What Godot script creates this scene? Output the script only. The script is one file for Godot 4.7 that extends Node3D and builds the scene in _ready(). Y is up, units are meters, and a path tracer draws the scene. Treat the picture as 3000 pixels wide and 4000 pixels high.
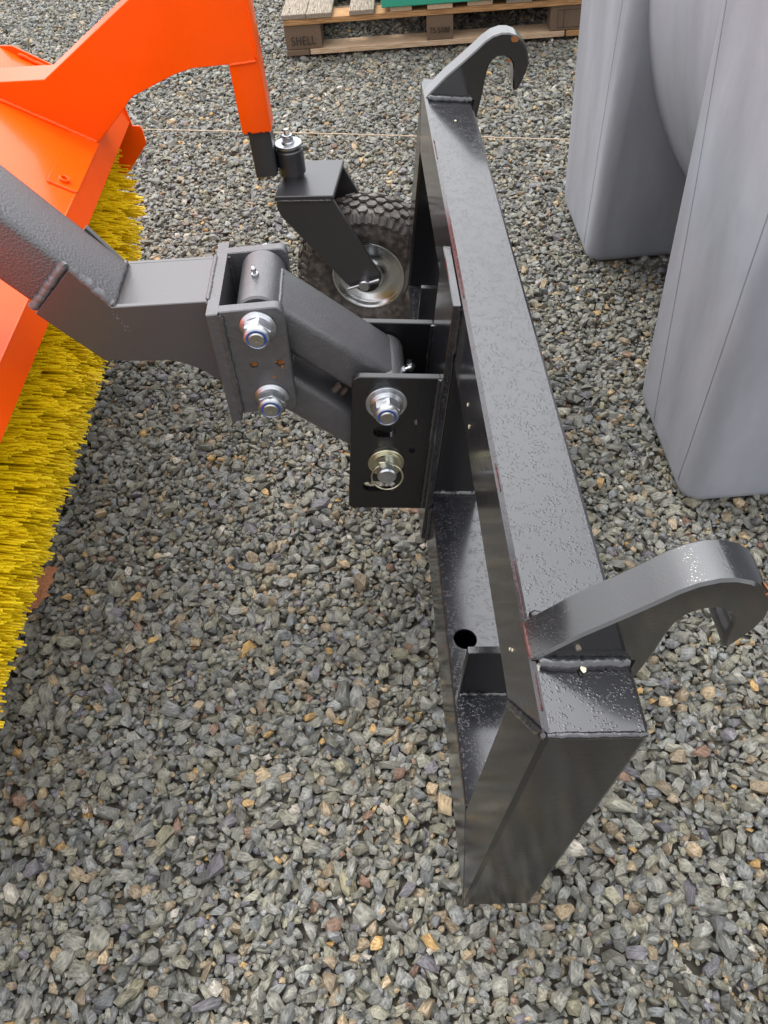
extends Node3D

# ---------------------------------------------------------------- mesh collector
class MB:
	var v := PackedVector3Array()
	var n := PackedVector3Array()
	var c := PackedColorArray()
	var use_c := false
	var col := Color(1, 1, 1)
	func tri(a: Vector3, b: Vector3, d: Vector3, na: Vector3, nb: Vector3, nd: Vector3) -> void:
		if (b - a).cross(d - a).dot(na + nb + nd) > 0.0:
			v.append(a); v.append(d); v.append(b)
			n.append(na); n.append(nd); n.append(nb)
		else:
			v.append(a); v.append(b); v.append(d)
			n.append(na); n.append(nb); n.append(nd)
		if use_c:
			c.append(col); c.append(col); c.append(col)
	func flat(a: Vector3, b: Vector3, d: Vector3, nn: Vector3) -> void:
		tri(a, b, d, nn, nn, nn)
	func quad(a: Vector3, b: Vector3, d: Vector3, e: Vector3, nn: Vector3) -> void:
		tri(a, b, d, nn, nn, nn); tri(a, d, e, nn, nn, nn)
	func quad_n(a: Vector3, b: Vector3, d: Vector3, e: Vector3, na: Vector3, nb: Vector3, nd: Vector3, ne: Vector3) -> void:
		tri(a, b, d, na, nb, nd); tri(a, d, e, na, nd, ne)
	func resize_by(f: float, o: Vector3) -> void:
		for i in v.size():
			v[i] = v[i] * f + o
	func mesh() -> ArrayMesh:
		var arr := []
		arr.resize(Mesh.ARRAY_MAX)
		arr[Mesh.ARRAY_VERTEX] = v
		arr[Mesh.ARRAY_NORMAL] = n
		if use_c:
			arr[Mesh.ARRAY_COLOR] = c
		var m := ArrayMesh.new()
		m.add_surface_from_arrays(Mesh.PRIMITIVE_TRIANGLES, arr)
		return m

var rng := RandomNumberGenerator.new()
var taken := {}
var M := {}

# ---------------------------------------------------------------- naming and tagging
func numbered(called: String) -> String:
	if not taken.has(called):
		taken[called] = 0
		return called
	taken[called] += 1
	return "%s_%03d" % [called, taken[called]]

func tag(o: Node, label: String, category := "", group := "", kind := "") -> Node:
	if label: o.set_meta("label", label)
	if category: o.set_meta("category", category)
	if group: o.set_meta("group", group)
	if kind: o.set_meta("kind", kind)
	return o

func thing(called: String, at: Vector3, label: String, category: String, group := "") -> Node3D:
	var o := Node3D.new()
	o.name = numbered(called)
	add_child(o, true)
	o.position = at
	tag(o, label, category, group)
	return o

# a part whose vertices are given in world axes; it is set at its thing's offset
var unit := 1.0
var unit_at := Vector3.ZERO
func part(called: String, mb: MB, m: Material, parent: Node3D, label := "") -> MeshInstance3D:
	if unit != 1.0: mb.resize_by(unit, unit_at)
	return part_mesh(called, mb.mesh(), m, parent, label)

func part_mesh(called: String, me: Mesh, m: Material, parent: Node3D, label := "") -> MeshInstance3D:
	var o := MeshInstance3D.new()
	o.mesh = me
	o.material_override = m
	o.name = called
	parent.add_child(o, true)
	if label: o.set_meta("label", label)
	if parent.has_meta("origin"):
		o.position = -(parent.get_meta("origin") as Vector3)
	return o

func rooted(o: Node3D) -> Node3D:
	o.set_meta("origin", o.position)
	return o

# ---------------------------------------------------------------- shapes
func inset(poly: PackedVector2Array, d: float) -> PackedVector2Array:
	var out := PackedVector2Array()
	var k := poly.size()
	for i in k:
		var a: Vector2 = (poly[i] - poly[(i + k - 1) % k]).normalized()
		var b: Vector2 = (poly[(i + 1) % k] - poly[i]).normalized()
		var na := Vector2(-a.y, a.x)
		var nb := Vector2(-b.y, b.x)
		var s := na + nb
		var den := maxf(0.35, 1.0 + na.dot(nb))
		out.append(poly[i] + s * (d / den))
	return out

func ccw(poly: PackedVector2Array) -> PackedVector2Array:
	if Geometry2D.is_polygon_clockwise(poly):
		var p := poly.duplicate()
		p.reverse()
		return p
	return poly

func area2(poly: PackedVector2Array) -> float:
	var s := 0.0
	for i in poly.size():
		var q: Vector2 = poly[(i + 1) % poly.size()]
		s += poly[i].x * q.y - poly[i].y * q.x
	return s

func rpoly(pts: Array, radii, seg := 4) -> PackedVector2Array:
	var out := PackedVector2Array()
	var k := pts.size()
	for i in k:
		var r: float = radii[i] if radii is Array else radii
		var p: Vector2 = pts[i]
		if r <= 0.0:
			out.append(p)
			continue
		var a: Vector2 = (pts[(i + k - 1) % k] - p).normalized()
		var b: Vector2 = (pts[(i + 1) % k] - p).normalized()
		var half := a.angle_to(b) * 0.5
		var t := r / maxf(0.05, absf(tan(half)))
		var p0 := p + a * t
		var p1 := p + b * t
		var cen := p + (a + b).normalized() * (r / maxf(0.05, absf(sin(half))))
		var a0 := (p0 - cen).angle()
		var da := wrapf((p1 - cen).angle() - a0, -PI, PI)
		for j in seg + 1:
			var g := a0 + da * j / seg
			out.append(cen + Vector2(cos(g), sin(g)) * r)
	return out

func circle(cx: float, cy: float, r: float, k := 16) -> PackedVector2Array:
	var out := PackedVector2Array()
	for i in k:
		out.append(Vector2(cx + r * cos(TAU * i / k), cy + r * sin(TAU * i / k)))
	return out

# a polygon less its holes, as pieces without holes
func strips(outer: PackedVector2Array, holes: Array) -> Array:
	if holes.is_empty():
		return [outer]
	var xs := [-9000.0]
	for h in holes:
		var c := 0.0
		for q in h: c += q.x
		xs.append(c / h.size())
	xs.append(9000.0)
	xs.sort()
	var out := []
	for i in xs.size() - 1:
		if xs[i + 1] - xs[i] < 1e-5: continue
		var r := PackedVector2Array([Vector2(xs[i], -9000), Vector2(xs[i + 1], -9000), Vector2(xs[i + 1], 9000), Vector2(xs[i], 9000)])
		var todo: Array = Geometry2D.intersect_polygons(outer, r)
		for h in holes:
			var nxt := []
			for p in todo:
				nxt.append_array(Geometry2D.clip_polygons(p, h))
			todo = nxt
		out.append_array(todo)
	return out

# polygon poly in the plane (O, U, V), extruded along N by depth, with bevelled rims
func prism(mb: MB, poly_in: PackedVector2Array, O: Vector3, U: Vector3, V: Vector3, N: Vector3, depth: float, bevel := 0.0, holes := []) -> void:
	var poly := poly_in
	if area2(poly) < 0.0:
		poly = poly_in.duplicate(); poly.reverse()
	var k := poly.size()
	var cap := inset(poly, bevel) if bevel > 0.0 else poly
	var at := func(q: Vector2, t: float) -> Vector3: return O + U * q.x + V * q.y + N * t
	var big := PackedVector2Array()
	for q in cap: big.append(q * 1000.0)
	var bigh := []
	for h in holes:
		var bh := PackedVector2Array()
		for q in h: bh.append(q * 1000.0)
		bigh.append(bh)
	for piece0 in strips(big, bigh):
		var piece := PackedVector2Array()
		for q in piece0: piece.append(q / 1000.0)
		var tr := Geometry2D.triangulate_polygon(piece)
		if tr.is_empty():
			print("triangulation failed, ", piece.size(), " points")
		for i in range(0, tr.size(), 3):
			var a: Vector2 = piece[tr[i]]
			var b: Vector2 = piece[tr[i + 1]]
			var d: Vector2 = piece[tr[i + 2]]
			mb.flat(at.call(a, 0.0), at.call(b, 0.0), at.call(d, 0.0), -N)
			mb.flat(at.call(a, depth), at.call(b, depth), at.call(d, depth), N)
	# side normals, smoothed over shallow angles
	var seg := []
	for i in k:
		var e: Vector2 = (poly[(i + 1) % k] - poly[i]).normalized()
		seg.append(Vector2(e.y, -e.x))
	for i in k:
		var j := (i + 1) % k
		var own: Vector2 = seg[i]
		var pr: Vector2 = seg[(i + k - 1) % k]
		var nx: Vector2 = seg[j]
		var n0 := (own + pr).normalized() if own.dot(pr) > 0.8 else own
		var n1 := (own + nx).normalized() if own.dot(nx) > 0.8 else own
		var a0 := U * n0.x + V * n0.y
		var a1 := U * n1.x + V * n1.y
		mb.quad_n(at.call(poly[i], bevel), at.call(poly[j], bevel), at.call(poly[j], depth - bevel), at.call(poly[i], depth - bevel), a0, a1, a1, a0)
		if bevel > 0.0:
			var b0 := (a0 - N).normalized()
			var b1 := (a1 - N).normalized()
			mb.quad_n(at.call(cap[i], 0.0), at.call(cap[j], 0.0), at.call(poly[j], bevel), at.call(poly[i], bevel), b0, b1, b1, b0)
			b0 = (a0 + N).normalized(); b1 = (a1 + N).normalized()
			mb.quad_n(at.call(cap[i], depth), at.call(cap[j], depth), at.call(poly[j], depth - bevel), at.call(poly[i], depth - bevel), b0, b1, b1, b0)
	for h in holes:
		var c0 := Vector2.ZERO
		for q in h: c0 += q
		c0 /= h.size()
		for i in h.size():
			var p: Vector2 = h[i]
			var q: Vector2 = h[(i + 1) % h.size()]
			var e := (q - p).normalized()
			var nn := Vector2(-e.y, e.x)
			if nn.dot(c0 - p) < 0.0: nn = -nn
			mb.quad(at.call(p, 0.0), at.call(q, 0.0), at.call(q, depth), at.call(p, depth), U * nn.x + V * nn.y)

# box with rounded long edges: centre, axes, sizes; extruded along Z
func rbox(mb: MB, cen: Vector3, X: Vector3, Y: Vector3, Z: Vector3, sx: float, sy: float, sz: float, r: float, bevel := -1.0) -> void:
	var b := r * 0.6 if bevel < 0.0 else bevel
	var p := [Vector2(-sx / 2, -sy / 2), Vector2(sx / 2, -sy / 2), Vector2(sx / 2, sy / 2), Vector2(-sx / 2, sy / 2)]
	var poly := rpoly(p, r, 3) if r > 0.0 else PackedVector2Array(p)
	prism(mb, poly, cen - Z * sz / 2, X, Y, Z, sz, b)

# surface of revolution: profile of (distance along axis, radius)
func lathe(mb: MB, o: Vector3, axis: Vector3, prof: Array, k := 24, smooth := false) -> void:
	axis = axis.normalized()
	var u := axis.cross(Vector3(0.31, 0.77, -0.53)).normalized()
	var w := axis.cross(u)
	var nr := []
	for i in prof.size() - 1:
		var d: Vector2 = prof[i + 1] - prof[i]
		nr.append(Vector2(-d.y, d.x).normalized())
	for i in prof.size() - 1:
		var a: Vector2 = prof[i]
		var b: Vector2 = prof[i + 1]
		var m: Vector2 = nr[i]
		var m0 := m
		var m1 := m
		if smooth:
			if i > 0 and m.dot(nr[i - 1]) > 0.6: m0 = (m + nr[i - 1]).normalized()
			if i < nr.size() - 1 and m.dot(nr[i + 1]) > 0.6: m1 = (m + nr[i + 1]).normalized()
		for j in k:
			var g0 := TAU * j / k
			var g1 := TAU * (j + 1) / k
			var r0 := u * cos(g0) + w * sin(g0)
			var r1 := u * cos(g1) + w * sin(g1)
			var p0 := o + axis * a.x + r0 * a.y
			var p1 := o + axis * a.x + r1 * a.y
			var q0 := o + axis * b.x + r0 * b.y
			var q1 := o + axis * b.x + r1 * b.y
			var n00 := axis * m0.x + r0 * m0.y
			var n01 := axis * m0.x + r1 * m0.y
			var n10 := axis * m1.x + r0 * m1.y
			var n11 := axis * m1.x + r1 * m1.y
			if a.y > 1e-6: mb.tri(p0, p1, q1, n00, n01, n11)
			if b.y > 1e-6: mb.tri(p0, q1, q0, n00, n11, n10)

# round bar along a path
func sweep(mb: MB, pts: Array, r, k := 6, closed := false) -> void:
	var m := pts.size()
	var rings := []
	var norms := []
	var up := Vector3(0.13, 0.9, 0.41).normalized()
	for i in m:
		var a: Vector3 = pts[(i + m - 1) % m] if closed or i > 0 else pts[i]
		var b: Vector3 = pts[(i + 1) % m] if closed or i < m - 1 else pts[i]
		var t := (b - a).normalized()
		var u := (up - t * up.dot(t)).normalized()
		var w := t.cross(u)
		up = u
		var rad: float = r[i] if r is Array else r
		var ring := []
		var nn := []
		for j in k:
			var d := u * cos(TAU * j / k) + w * sin(TAU * j / k)
			ring.append(pts[i] + d * rad)
			nn.append(d)
		rings.append(ring)
		norms.append(nn)
	var last := m if closed else m - 1
	for i in last:
		var i2 := (i + 1) % m
		for j in k:
			var j2 := (j + 1) % k
			mb.quad_n(rings[i][j], rings[i][j2], rings[i2][j2], rings[i2][j], norms[i][j], norms[i][j2], norms[i2][j2], norms[i2][j])
	if not closed:
		for e in [0, m - 1]:
			var t2: Vector3 = (pts[0] - pts[1]).normalized() if e == 0 else (pts[m - 1] - pts[m - 2]).normalized()
			for j in range(1, k - 1):
				mb.flat(rings[e][0], rings[e][j], rings[e][j + 1], t2)

# lumpy weld bead from a to b
func weld(mb: MB, a: Vector3, b: Vector3, r: float) -> void:
	var k := maxi(4, int(a.distance_to(b) / 0.0035))
	var pts := []
	var rr := []
	for i in k + 1:
		var t := float(i) / k
		pts.append(a.lerp(b, t) + Vector3(rng.randf_range(-1, 1), rng.randf_range(-1, 1), rng.randf_range(-1, 1)) * r * 0.14)
		rr.append(r * (0.88 + 0.2 * rng.randf()) * (0.6 if i == 0 or i == k else 1.0))
	sweep(mb, pts, rr, 7)

func bead(a: Vector3, b: Vector3, r: float, m: Material, parent: Node3D) -> void:
	var mb := MB.new()
	weld(mb, a, b, r)
	part("weld_bead", mb, m, parent).position = Vector3.ZERO

func hexpoly(af: float) -> PackedVector2Array:
	var out := PackedVector2Array()
	for i in 6:
		out.append(Vector2(cos(TAU * i / 6 + 0.26), sin(TAU * i / 6 + 0.26)) * af / 2 / cos(PI / 6))
	return out

# ---------------------------------------------------------------- materials
func lin(r: float, g: float, b: float) -> Color:
	return Color(r, g, b).linear_to_srgb()

func mat(name_: String, c: Color, rough: float, metal := 0.0, spec := 0.5) -> StandardMaterial3D:
	var m := StandardMaterial3D.new()
	m.resource_name = name_
	m.albedo_color = c
	m.roughness = rough
	m.metallic = metal
	m.metallic_specular = spec
	M[name_] = m
	return m

func noise_image(size: int, seed_: int, freq: float, oct: int, lo: float, hi: float, type_ := FastNoiseLite.TYPE_SIMPLEX_SMOOTH) -> Image:
	var f := FastNoiseLite.new()
	f.seed = seed_
	f.noise_type = type_
	f.frequency = freq
	f.fractal_octaves = oct
	f.fractal_type = FastNoiseLite.FRACTAL_FBM if oct > 1 else FastNoiseLite.FRACTAL_NONE
	var src := f.get_seamless_image(size, size)
	var out := Image.create(size, size, false, Image.FORMAT_RGB8)
	for y in size:
		for x in size:
			var t: float = lo + (hi - lo) * src.get_pixel(x, y).r
			out.set_pixel(x, y, Color(t, t, t))
	return out

func tex(im: Image) -> ImageTexture:
	return ImageTexture.create_from_image(im)

func normal_tex(im: Image, strength: float) -> ImageTexture:
	var h: Image = im.duplicate()
	h.bump_map_to_normal_map(strength)
	return ImageTexture.create_from_image(h)

func tri_map(m: StandardMaterial3D, scale_: Vector3, world := true) -> void:
	m.uv1_triplanar = true
	m.uv1_world_triplanar = world
	m.uv1_scale = scale_
	m.uv1_triplanar_sharpness = 4.0

func bump(m: StandardMaterial3D, t: Texture2D, s: float) -> void:
	m.normal_enabled = true
	m.normal_texture = t
	m.normal_scale = s

# little water beads as a height picture
func bead_image(size: int, count: int, seed_: int) -> Image:
	var g := RandomNumberGenerator.new()
	g.seed = seed_
	var im := Image.create(size, size, false, Image.FORMAT_RGB8)
	im.fill(Color(0.2, 0.2, 0.2))
	var dry := FastNoiseLite.new()
	dry.seed = 8
	dry.frequency = 0.011
	for i in count:
		var cx := g.randi_range(0, size - 1)
		var cy := g.randi_range(0, size - 1)
		if dry.get_noise_2d(cx * 1.0, cy * 1.0) > g.randf_range(-0.25, 0.4): continue
		var r := 1.3 + 2.6 * pow(g.randf(), 2.0)
		var e := g.randf_range(0.75, 1.3)
		var a := g.randf_range(0, PI)
		var R := int(r * 1.6) + 1
		for y in range(-R, R + 1):
			for x in range(-R, R + 1):
				var px := (x * cos(a) + y * sin(a)) / (r * e)
				var py := (-x * sin(a) + y * cos(a)) / (r / e)
				var d := px * px + py * py
				if d < 1.0:
					var hgt := 0.2 + 0.7 * sqrt(1.0 - d)
					var qx := posmod(cx + x, size)
					var qy := posmod(cy + y, size)
					var o := im.get_pixel(qx, qy).r
					var t := maxf(o, hgt)
					im.set_pixel(qx, qy, Color(t, t, t))
	return im

func make_materials() -> void:
	var fine := noise_image(512, 11, 0.05, 4, 0.0, 1.0)
	var coarse := noise_image(256, 12, 0.012, 4, 0.0, 1.0)
	var fine_n := normal_tex(fine, 3.0)
	var beads := normal_tex(bead_image(1024, 14000, 5), 4.0)
	var mottle := tex(noise_image(512, 21, 0.02, 5, 0.62, 1.0))
	var mottle_s := tex(noise_image(256, 24, 0.02, 4, 0.86, 1.0))
	var rough_v := tex(noise_image(256, 22, 0.015, 4, 0.55, 1.0))

	var m := mat("wet black enamel", lin(0.010, 0.010, 0.013), 0.2, 0.0, 0.65)
	tri_map(m, Vector3.ONE * 3.1)
	bump(m, beads, 0.55)
	m.clearcoat_enabled = true
	m.clearcoat = 0.75
	m.clearcoat_roughness = 0.12
	m = mat("gloss black enamel", lin(0.008, 0.008, 0.009), 0.16, 0.0, 0.55)
	tri_map(m, Vector3.ONE * 3.0)
	bump(m, fine_n, 0.05)
	m = mat("hook enamel", lin(0.005, 0.005, 0.006), 0.14, 0.0, 1.0)
	tri_map(m, Vector3.ONE * 4.0)
	bump(m, beads, 0.12)
	m.clearcoat_enabled = true
	m.clearcoat = 0.8
	m.clearcoat_roughness = 0.1
	m = mat("black enamel", lin(0.007, 0.007, 0.008), 0.26, 0.0, 0.6)
	tri_map(m, Vector3.ONE * 5.0)
	bump(m, fine_n, 0.12)
	m = mat("grey enamel", lin(0.07, 0.069, 0.074), 0.36, 0.0, 1.0)
	tri_map(m, Vector3.ONE * 9.0)
	bump(m, fine_n, 0.7)
	m.clearcoat_enabled = true
	m.clearcoat = 0.3
	m.clearcoat_roughness = 0.4
	m.albedo_texture = mottle_s
	m = mat("hammered grey enamel", lin(0.064, 0.063, 0.068), 0.34, 0.0, 1.0)
	tri_map(m, Vector3.ONE * 9.0)
	bump(m, fine_n, 1.5)
	m.clearcoat_enabled = true
	m.clearcoat = 0.4
	m.clearcoat_roughness = 0.3
	m = mat("smooth grey enamel", lin(0.055, 0.05, 0.052), 0.32, 0.0, 0.9)
	m.clearcoat_enabled = true
	m.clearcoat = 0.3
	m.clearcoat_roughness = 0.25
	tri_map(m, Vector3.ONE * 4.0)
	bump(m, fine_n, 0.1)
	m = mat("caster grey enamel", lin(0.028, 0.028, 0.031), 0.32, 0.0, 1.0)
	tri_map(m, Vector3.ONE * 5.0)
	bump(m, fine_n, 0.12)
	m = mat("orange enamel", lin(1.0, 0.098, 0.001), 0.32, 0.0, 0.3)
	m.albedo_texture = tex(noise_image(256, 25, 0.01, 4, 0.97, 1.01))
	tri_map(m, Vector3.ONE * 3.0)
	bump(m, fine_n, 0.1)
	m.clearcoat_enabled = true
	m.clearcoat = 0.35
	m.clearcoat_roughness = 0.14
	m = mat("zinc", lin(0.6, 0.62, 0.65), 0.27, 1.0)
	tri_map(m, Vector3.ONE * 14.0)
	m.roughness_texture = rough_v
	m.roughness = 0.5
	m.albedo_texture = mottle_s
	m = mat("rim zinc", lin(0.74, 0.75, 0.75), 0.27, 1.0)
	m = mat("yellow zinc", lin(0.62, 0.6, 0.45), 0.3, 1.0)
	m = mat("bolt end steel", lin(0.42, 0.41, 0.37), 0.4, 1.0)
	tri_map(m, Vector3.ONE * 30.0)
	bump(m, fine_n, 0.3)
	m = mat("blue nylon", lin(0.02, 0.09, 0.45), 0.35)
	m = mat("rust", lin(0.42, 0.16, 0.045), 0.85)
	tri_map(m, Vector3.ONE * 40.0)
	m.albedo_texture = mottle
	m = mat("weld grey", lin(0.15, 0.15, 0.16), 0.34, 0.25, 0.8)
	tri_map(m, Vector3.ONE * 12.0)
	bump(m, fine_n, 1.4)
	m = mat("rusty grey", lin(0.10, 0.07, 0.055), 0.6)
	m = mat("red primer", lin(0.13, 0.035, 0.03), 0.6)
	tri_map(m, Vector3.ONE * 30.0)
	m.albedo_texture = mottle
	m = mat("paint chip", lin(0.75, 0.68, 0.5), 0.6)
	m = mat("rubber", lin(0.20, 0.172, 0.152), 0.5)
	tri_map(m, Vector3.ONE * 8.0)
	m.albedo_texture = tex(noise_image(512, 31, 0.012, 5, 0.4, 1.0))
	bump(m, fine_n, 0.2)
	m = mat("bristle yellow", lin(1.0, 0.74, 0.004), 0.38, 0.0, 0.5)
	m.vertex_color_use_as_albedo = true
	m = mat("grey polythene", lin(0.34, 0.352, 0.392), 0.46, 0.0, 0.5)
	tri_map(m, Vector3(1.5, 0.4, 1.5))
	m.albedo_texture = tex(noise_image(512, 41, 0.009, 5, 0.90, 1.02))
	m.roughness_texture = rough_v
	m.roughness = 0.6
	bump(m, fine_n, 0.08)
	m = mat("dull seam", lin(0.31, 0.32, 0.35), 0.6)
	m = mat("green paint", lin(0.03, 0.31, 0.2), 0.4)
	m = mat("twine", lin(0.5, 0.4, 0.29), 0.9)
	m = mat("stencil ink", lin(0.02, 0.016, 0.013), 0.9)
	m = mat("leaf brown", lin(0.6, 0.23, 0.09), 0.55)
	tri_map(m, Vector3.ONE * 20.0)
	m.albedo_texture = mottle
	# wood: grain stretched along x or z
	var grain := noise_image(512, 51, 0.03, 5, 0.0, 1.0)
	var pale := GradientTexture2D.new()
	for w in [["pale", 0.58, 0.43, 0.29, 0.42, 0.28, 0.165], ["orange", 0.48, 0.27, 0.11, 0.3, 0.15, 0.06], ["weathered", 0.35, 0.285, 0.22, 0.17, 0.135, 0.1], ["chip", 0.2, 0.135, 0.085, 0.1, 0.065, 0.04]]:
		var im := Image.create(512, 512, false, Image.FORMAT_RGB8)
		var ca := Color(w[1], w[2], w[3])
		var cb := Color(w[4], w[5], w[6])
		for y in 512:
			for x in 512:
				var t: float = grain.get_pixel(x, y).r
				t = smoothstep(0.3, 0.72, t)
				im.set_pixel(x, y, cb.lerp(ca, t).linear_to_srgb())
		var wt := tex(im)
		for ax in ["x", "z"]:
			m = mat("%s wood %s" % [w[0], ax], Color.WHITE, 0.8)
			var sc := Vector3(0.7, 14, 14) if ax == "x" else Vector3(14, 14, 0.7)
			if w[0] == "chip": sc = Vector3(22, 22, 22)
			tri_map(m, sc)
			m.albedo_texture = wt
			bump(m, fine_n, 0.25)
	# stone
	m = mat("crushed stone", Color.WHITE, 0.55, 0.0, 0.45)
	m.vertex_color_use_as_albedo = true
	tri_map(m, Vector3(0.22, 0.75, 0.3), false)
	m.albedo_texture = tex(noise_image(512, 61, 0.012, 5, 0.55, 1.15))
	bump(m, normal_tex(noise_image(512, 62, 0.02, 5, 0.0, 1.0), 6.0), 0.7)
	# damp ground under the stones
	m = mat("damp earth", Color.WHITE, 0.9)
	var gi := Image.create(512, 512, false, Image.FORMAT_RGB8)
	var cell := noise_image(512, 71, 0.06, 1, 0.0, 1.0, FastNoiseLite.TYPE_CELLULAR)
	for y in 512:
		for x in 512:
			var t: float = cell.get_pixel(x, y).r
			gi.set_pixel(x, y, Color(0.035, 0.03, 0.022).lerp(Color(0.10, 0.09, 0.07), t).linear_to_srgb())
	m.albedo_texture = tex(gi)
	tri_map(m, Vector3.ONE * 1.3)
	bump(m, normal_tex(cell, 6.0), 1.0)

# ---------------------------------------------------------------- sky
func sky_image() -> Image:
	var w := 512
	var h := 256
	var f := FastNoiseLite.new()
	f.seed = 3
	f.frequency = 1.3
	f.fractal_octaves = 4
	var im := Image.create(w, h, false, Image.FORMAT_RGBF)
	var bright := Vector3(-0.1, 0.95, -0.42).normalized()
	for y in h:
		for x in w:
			var el := PI * (0.5 - (y + 0.5) / h)
			var az := TAU * (x + 0.5) / w
			var d := Vector3(sin(az) * cos(el), sin(el), -cos(az) * cos(el))
			var up := maxf(d.y, 0.0)
			var l := 1.0 + 0.15 * up
			var c := maxf(0.0, d.dot(bright))
			l += 2.1 * pow(c, 4.5)
			l *= 1.0 + 0.22 * f.get_noise_3d(d.x * 1.2, d.y * 2.0, d.z * 1.2)
			if d.y < 0.0: l = 1.0
			im.set_pixel(x, y, Color(l * 0.985, l * 0.995, l * 1.03))
	return im

# ---------------------------------------------------------------- frame axes (the coupling frame leans 7.3 degrees)
const LEAN := 0.12776
var FX := Vector3(cos(LEAN), -sin(LEAN), 0)
var FY := Vector3(sin(LEAN), cos(LEAN), 0)
var FO := Vector3(0, 0.0122, 0)
const FZ := Vector3(0, 0, 1)
func F(x: float, y: float, z: float) -> Vector3:
	return FO + FX * x + FY * y + FZ * z

func _ready() -> void:
	rng.seed = 20
	# camera
	var cam := Camera3D.new()
	cam.name = "camera"
	add_child(cam)
	cam.position = Vector3(-0.0347, 1.1771, 0.3036)
	cam.rotation_degrees = Vector3(-48.2486, 2.3445, -6.3031)
	cam.fov = 65.228
	cam.near = 0.02
	cam.far = 600.0
	cam.current = true
	# sky, air and exposure
	var we := WorldEnvironment.new()
	we.name = "world_environment"
	var env := Environment.new()
	env.background_mode = Environment.BG_SKY
	var sky := Sky.new()
	var pm := PanoramaSkyMaterial.new()
	pm.panorama = ImageTexture.create_from_image(sky_image())
	sky.sky_material = pm
	env.sky = sky
	env.tonemap_mode = Environment.TONE_MAPPER_LINEAR
	env.tonemap_exposure = 1.42
	env.sdfgi_enabled = true
	env.ssao_enabled = true
	env.ssil_enabled = true
	we.environment = env
	add_child(we)
	# the veiled sun, behind thin cloud ahead and to the left
	var sun := DirectionalLight3D.new()
	sun.name = "sun"
	sun.light_color = Color(1.0, 0.97, 0.93)
	sun.light_energy = 0.35
	sun.light_angular_distance = 14.0
	sun.shadow_enabled = true
	add_child(sun)
	sun.look_at_from_position(Vector3(-3.0, 6.5, -2.6), Vector3.ZERO)

	make_materials()
	build_ground()
	build_tank()
	build_pallet()
	build_sweeper()
	build_small()

# ---------------------------------------------------------------- ground and gravel
func hull(pts: Array) -> MB:
	var mb := MB.new()
	var k := pts.size()
	for i in k:
		for j in range(i + 1, k):
			for l in range(j + 1, k):
				var a: Vector3 = pts[i]
				var b: Vector3 = pts[j]
				var d: Vector3 = pts[l]
				var nn := (b - a).cross(d - a)
				if nn.length_squared() < 1e-9: continue
				nn = nn.normalized()
				var pos := 0
				var neg := 0
				for q in pts:
					var s := nn.dot(q - a)
					if s > 1e-5: pos += 1
					elif s < -1e-5: neg += 1
				if pos > 0 and neg > 0: continue
				if pos > 0: nn = -nn
				mb.flat(a, b, d, nn)
	return mb

func stone_points(r: RandomNumberGenerator) -> Array:
	# an angular chip: points on a rough box, pushed about and cut
	var pts := []
	var k := r.randi_range(9, 13)
	var tries := 0
	while pts.size() < k and tries < 400:
		tries += 1
		var p := Vector3(r.randf_range(-1, 1), r.randf_range(-1, 1), r.randf_range(-1, 1))
		var q := pow(pow(absf(p.x), 3.0) + pow(absf(p.y), 3.0) + pow(absf(p.z), 3.0), 1.0 / 3.0)
		if q < 0.2: continue
		p = p / q * r.randf_range(0.86, 1.06)
		var ok := true
		for o in pts:
			if o.distance_to(p) < 0.62: ok = false
		if ok: pts.append(p)
	return pts

func stone_color(r: RandomNumberGenerator) -> Color:
	# grey green rock, some of it stained brown, ochre or plum
	var v := clampf(r.randfn(0.228, 0.048), 0.1, 0.4)
	var warm := clampf(r.randfn(0.12, 0.08), -0.03, 0.4)
	var c := Color(v * (0.99 + warm * 0.5), v * (1.01 + warm * 0.16), v * (0.965 - warm * 0.75))
	var t := r.randf()
	if t < 0.07: c = Color(0.30, 0.235, 0.155) * r.randf_range(0.7, 1.3)
	elif t < 0.096: c = Color(0.46, 0.35, 0.215) * r.randf_range(0.8, 1.2)
	elif t < 0.106: c = Color(0.52, 0.33, 0.13) * r.randf_range(0.8, 1.2)
	elif t < 0.118: c = Color(0.24, 0.15, 0.105) * r.randf_range(0.8, 1.2)
	elif t < 0.15: c = Color(0.185, 0.175, 0.188) * r.randf_range(0.8, 1.3)
	elif t < 0.162: c = Color(0.55, 0.5, 0.42)
	return c

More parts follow.
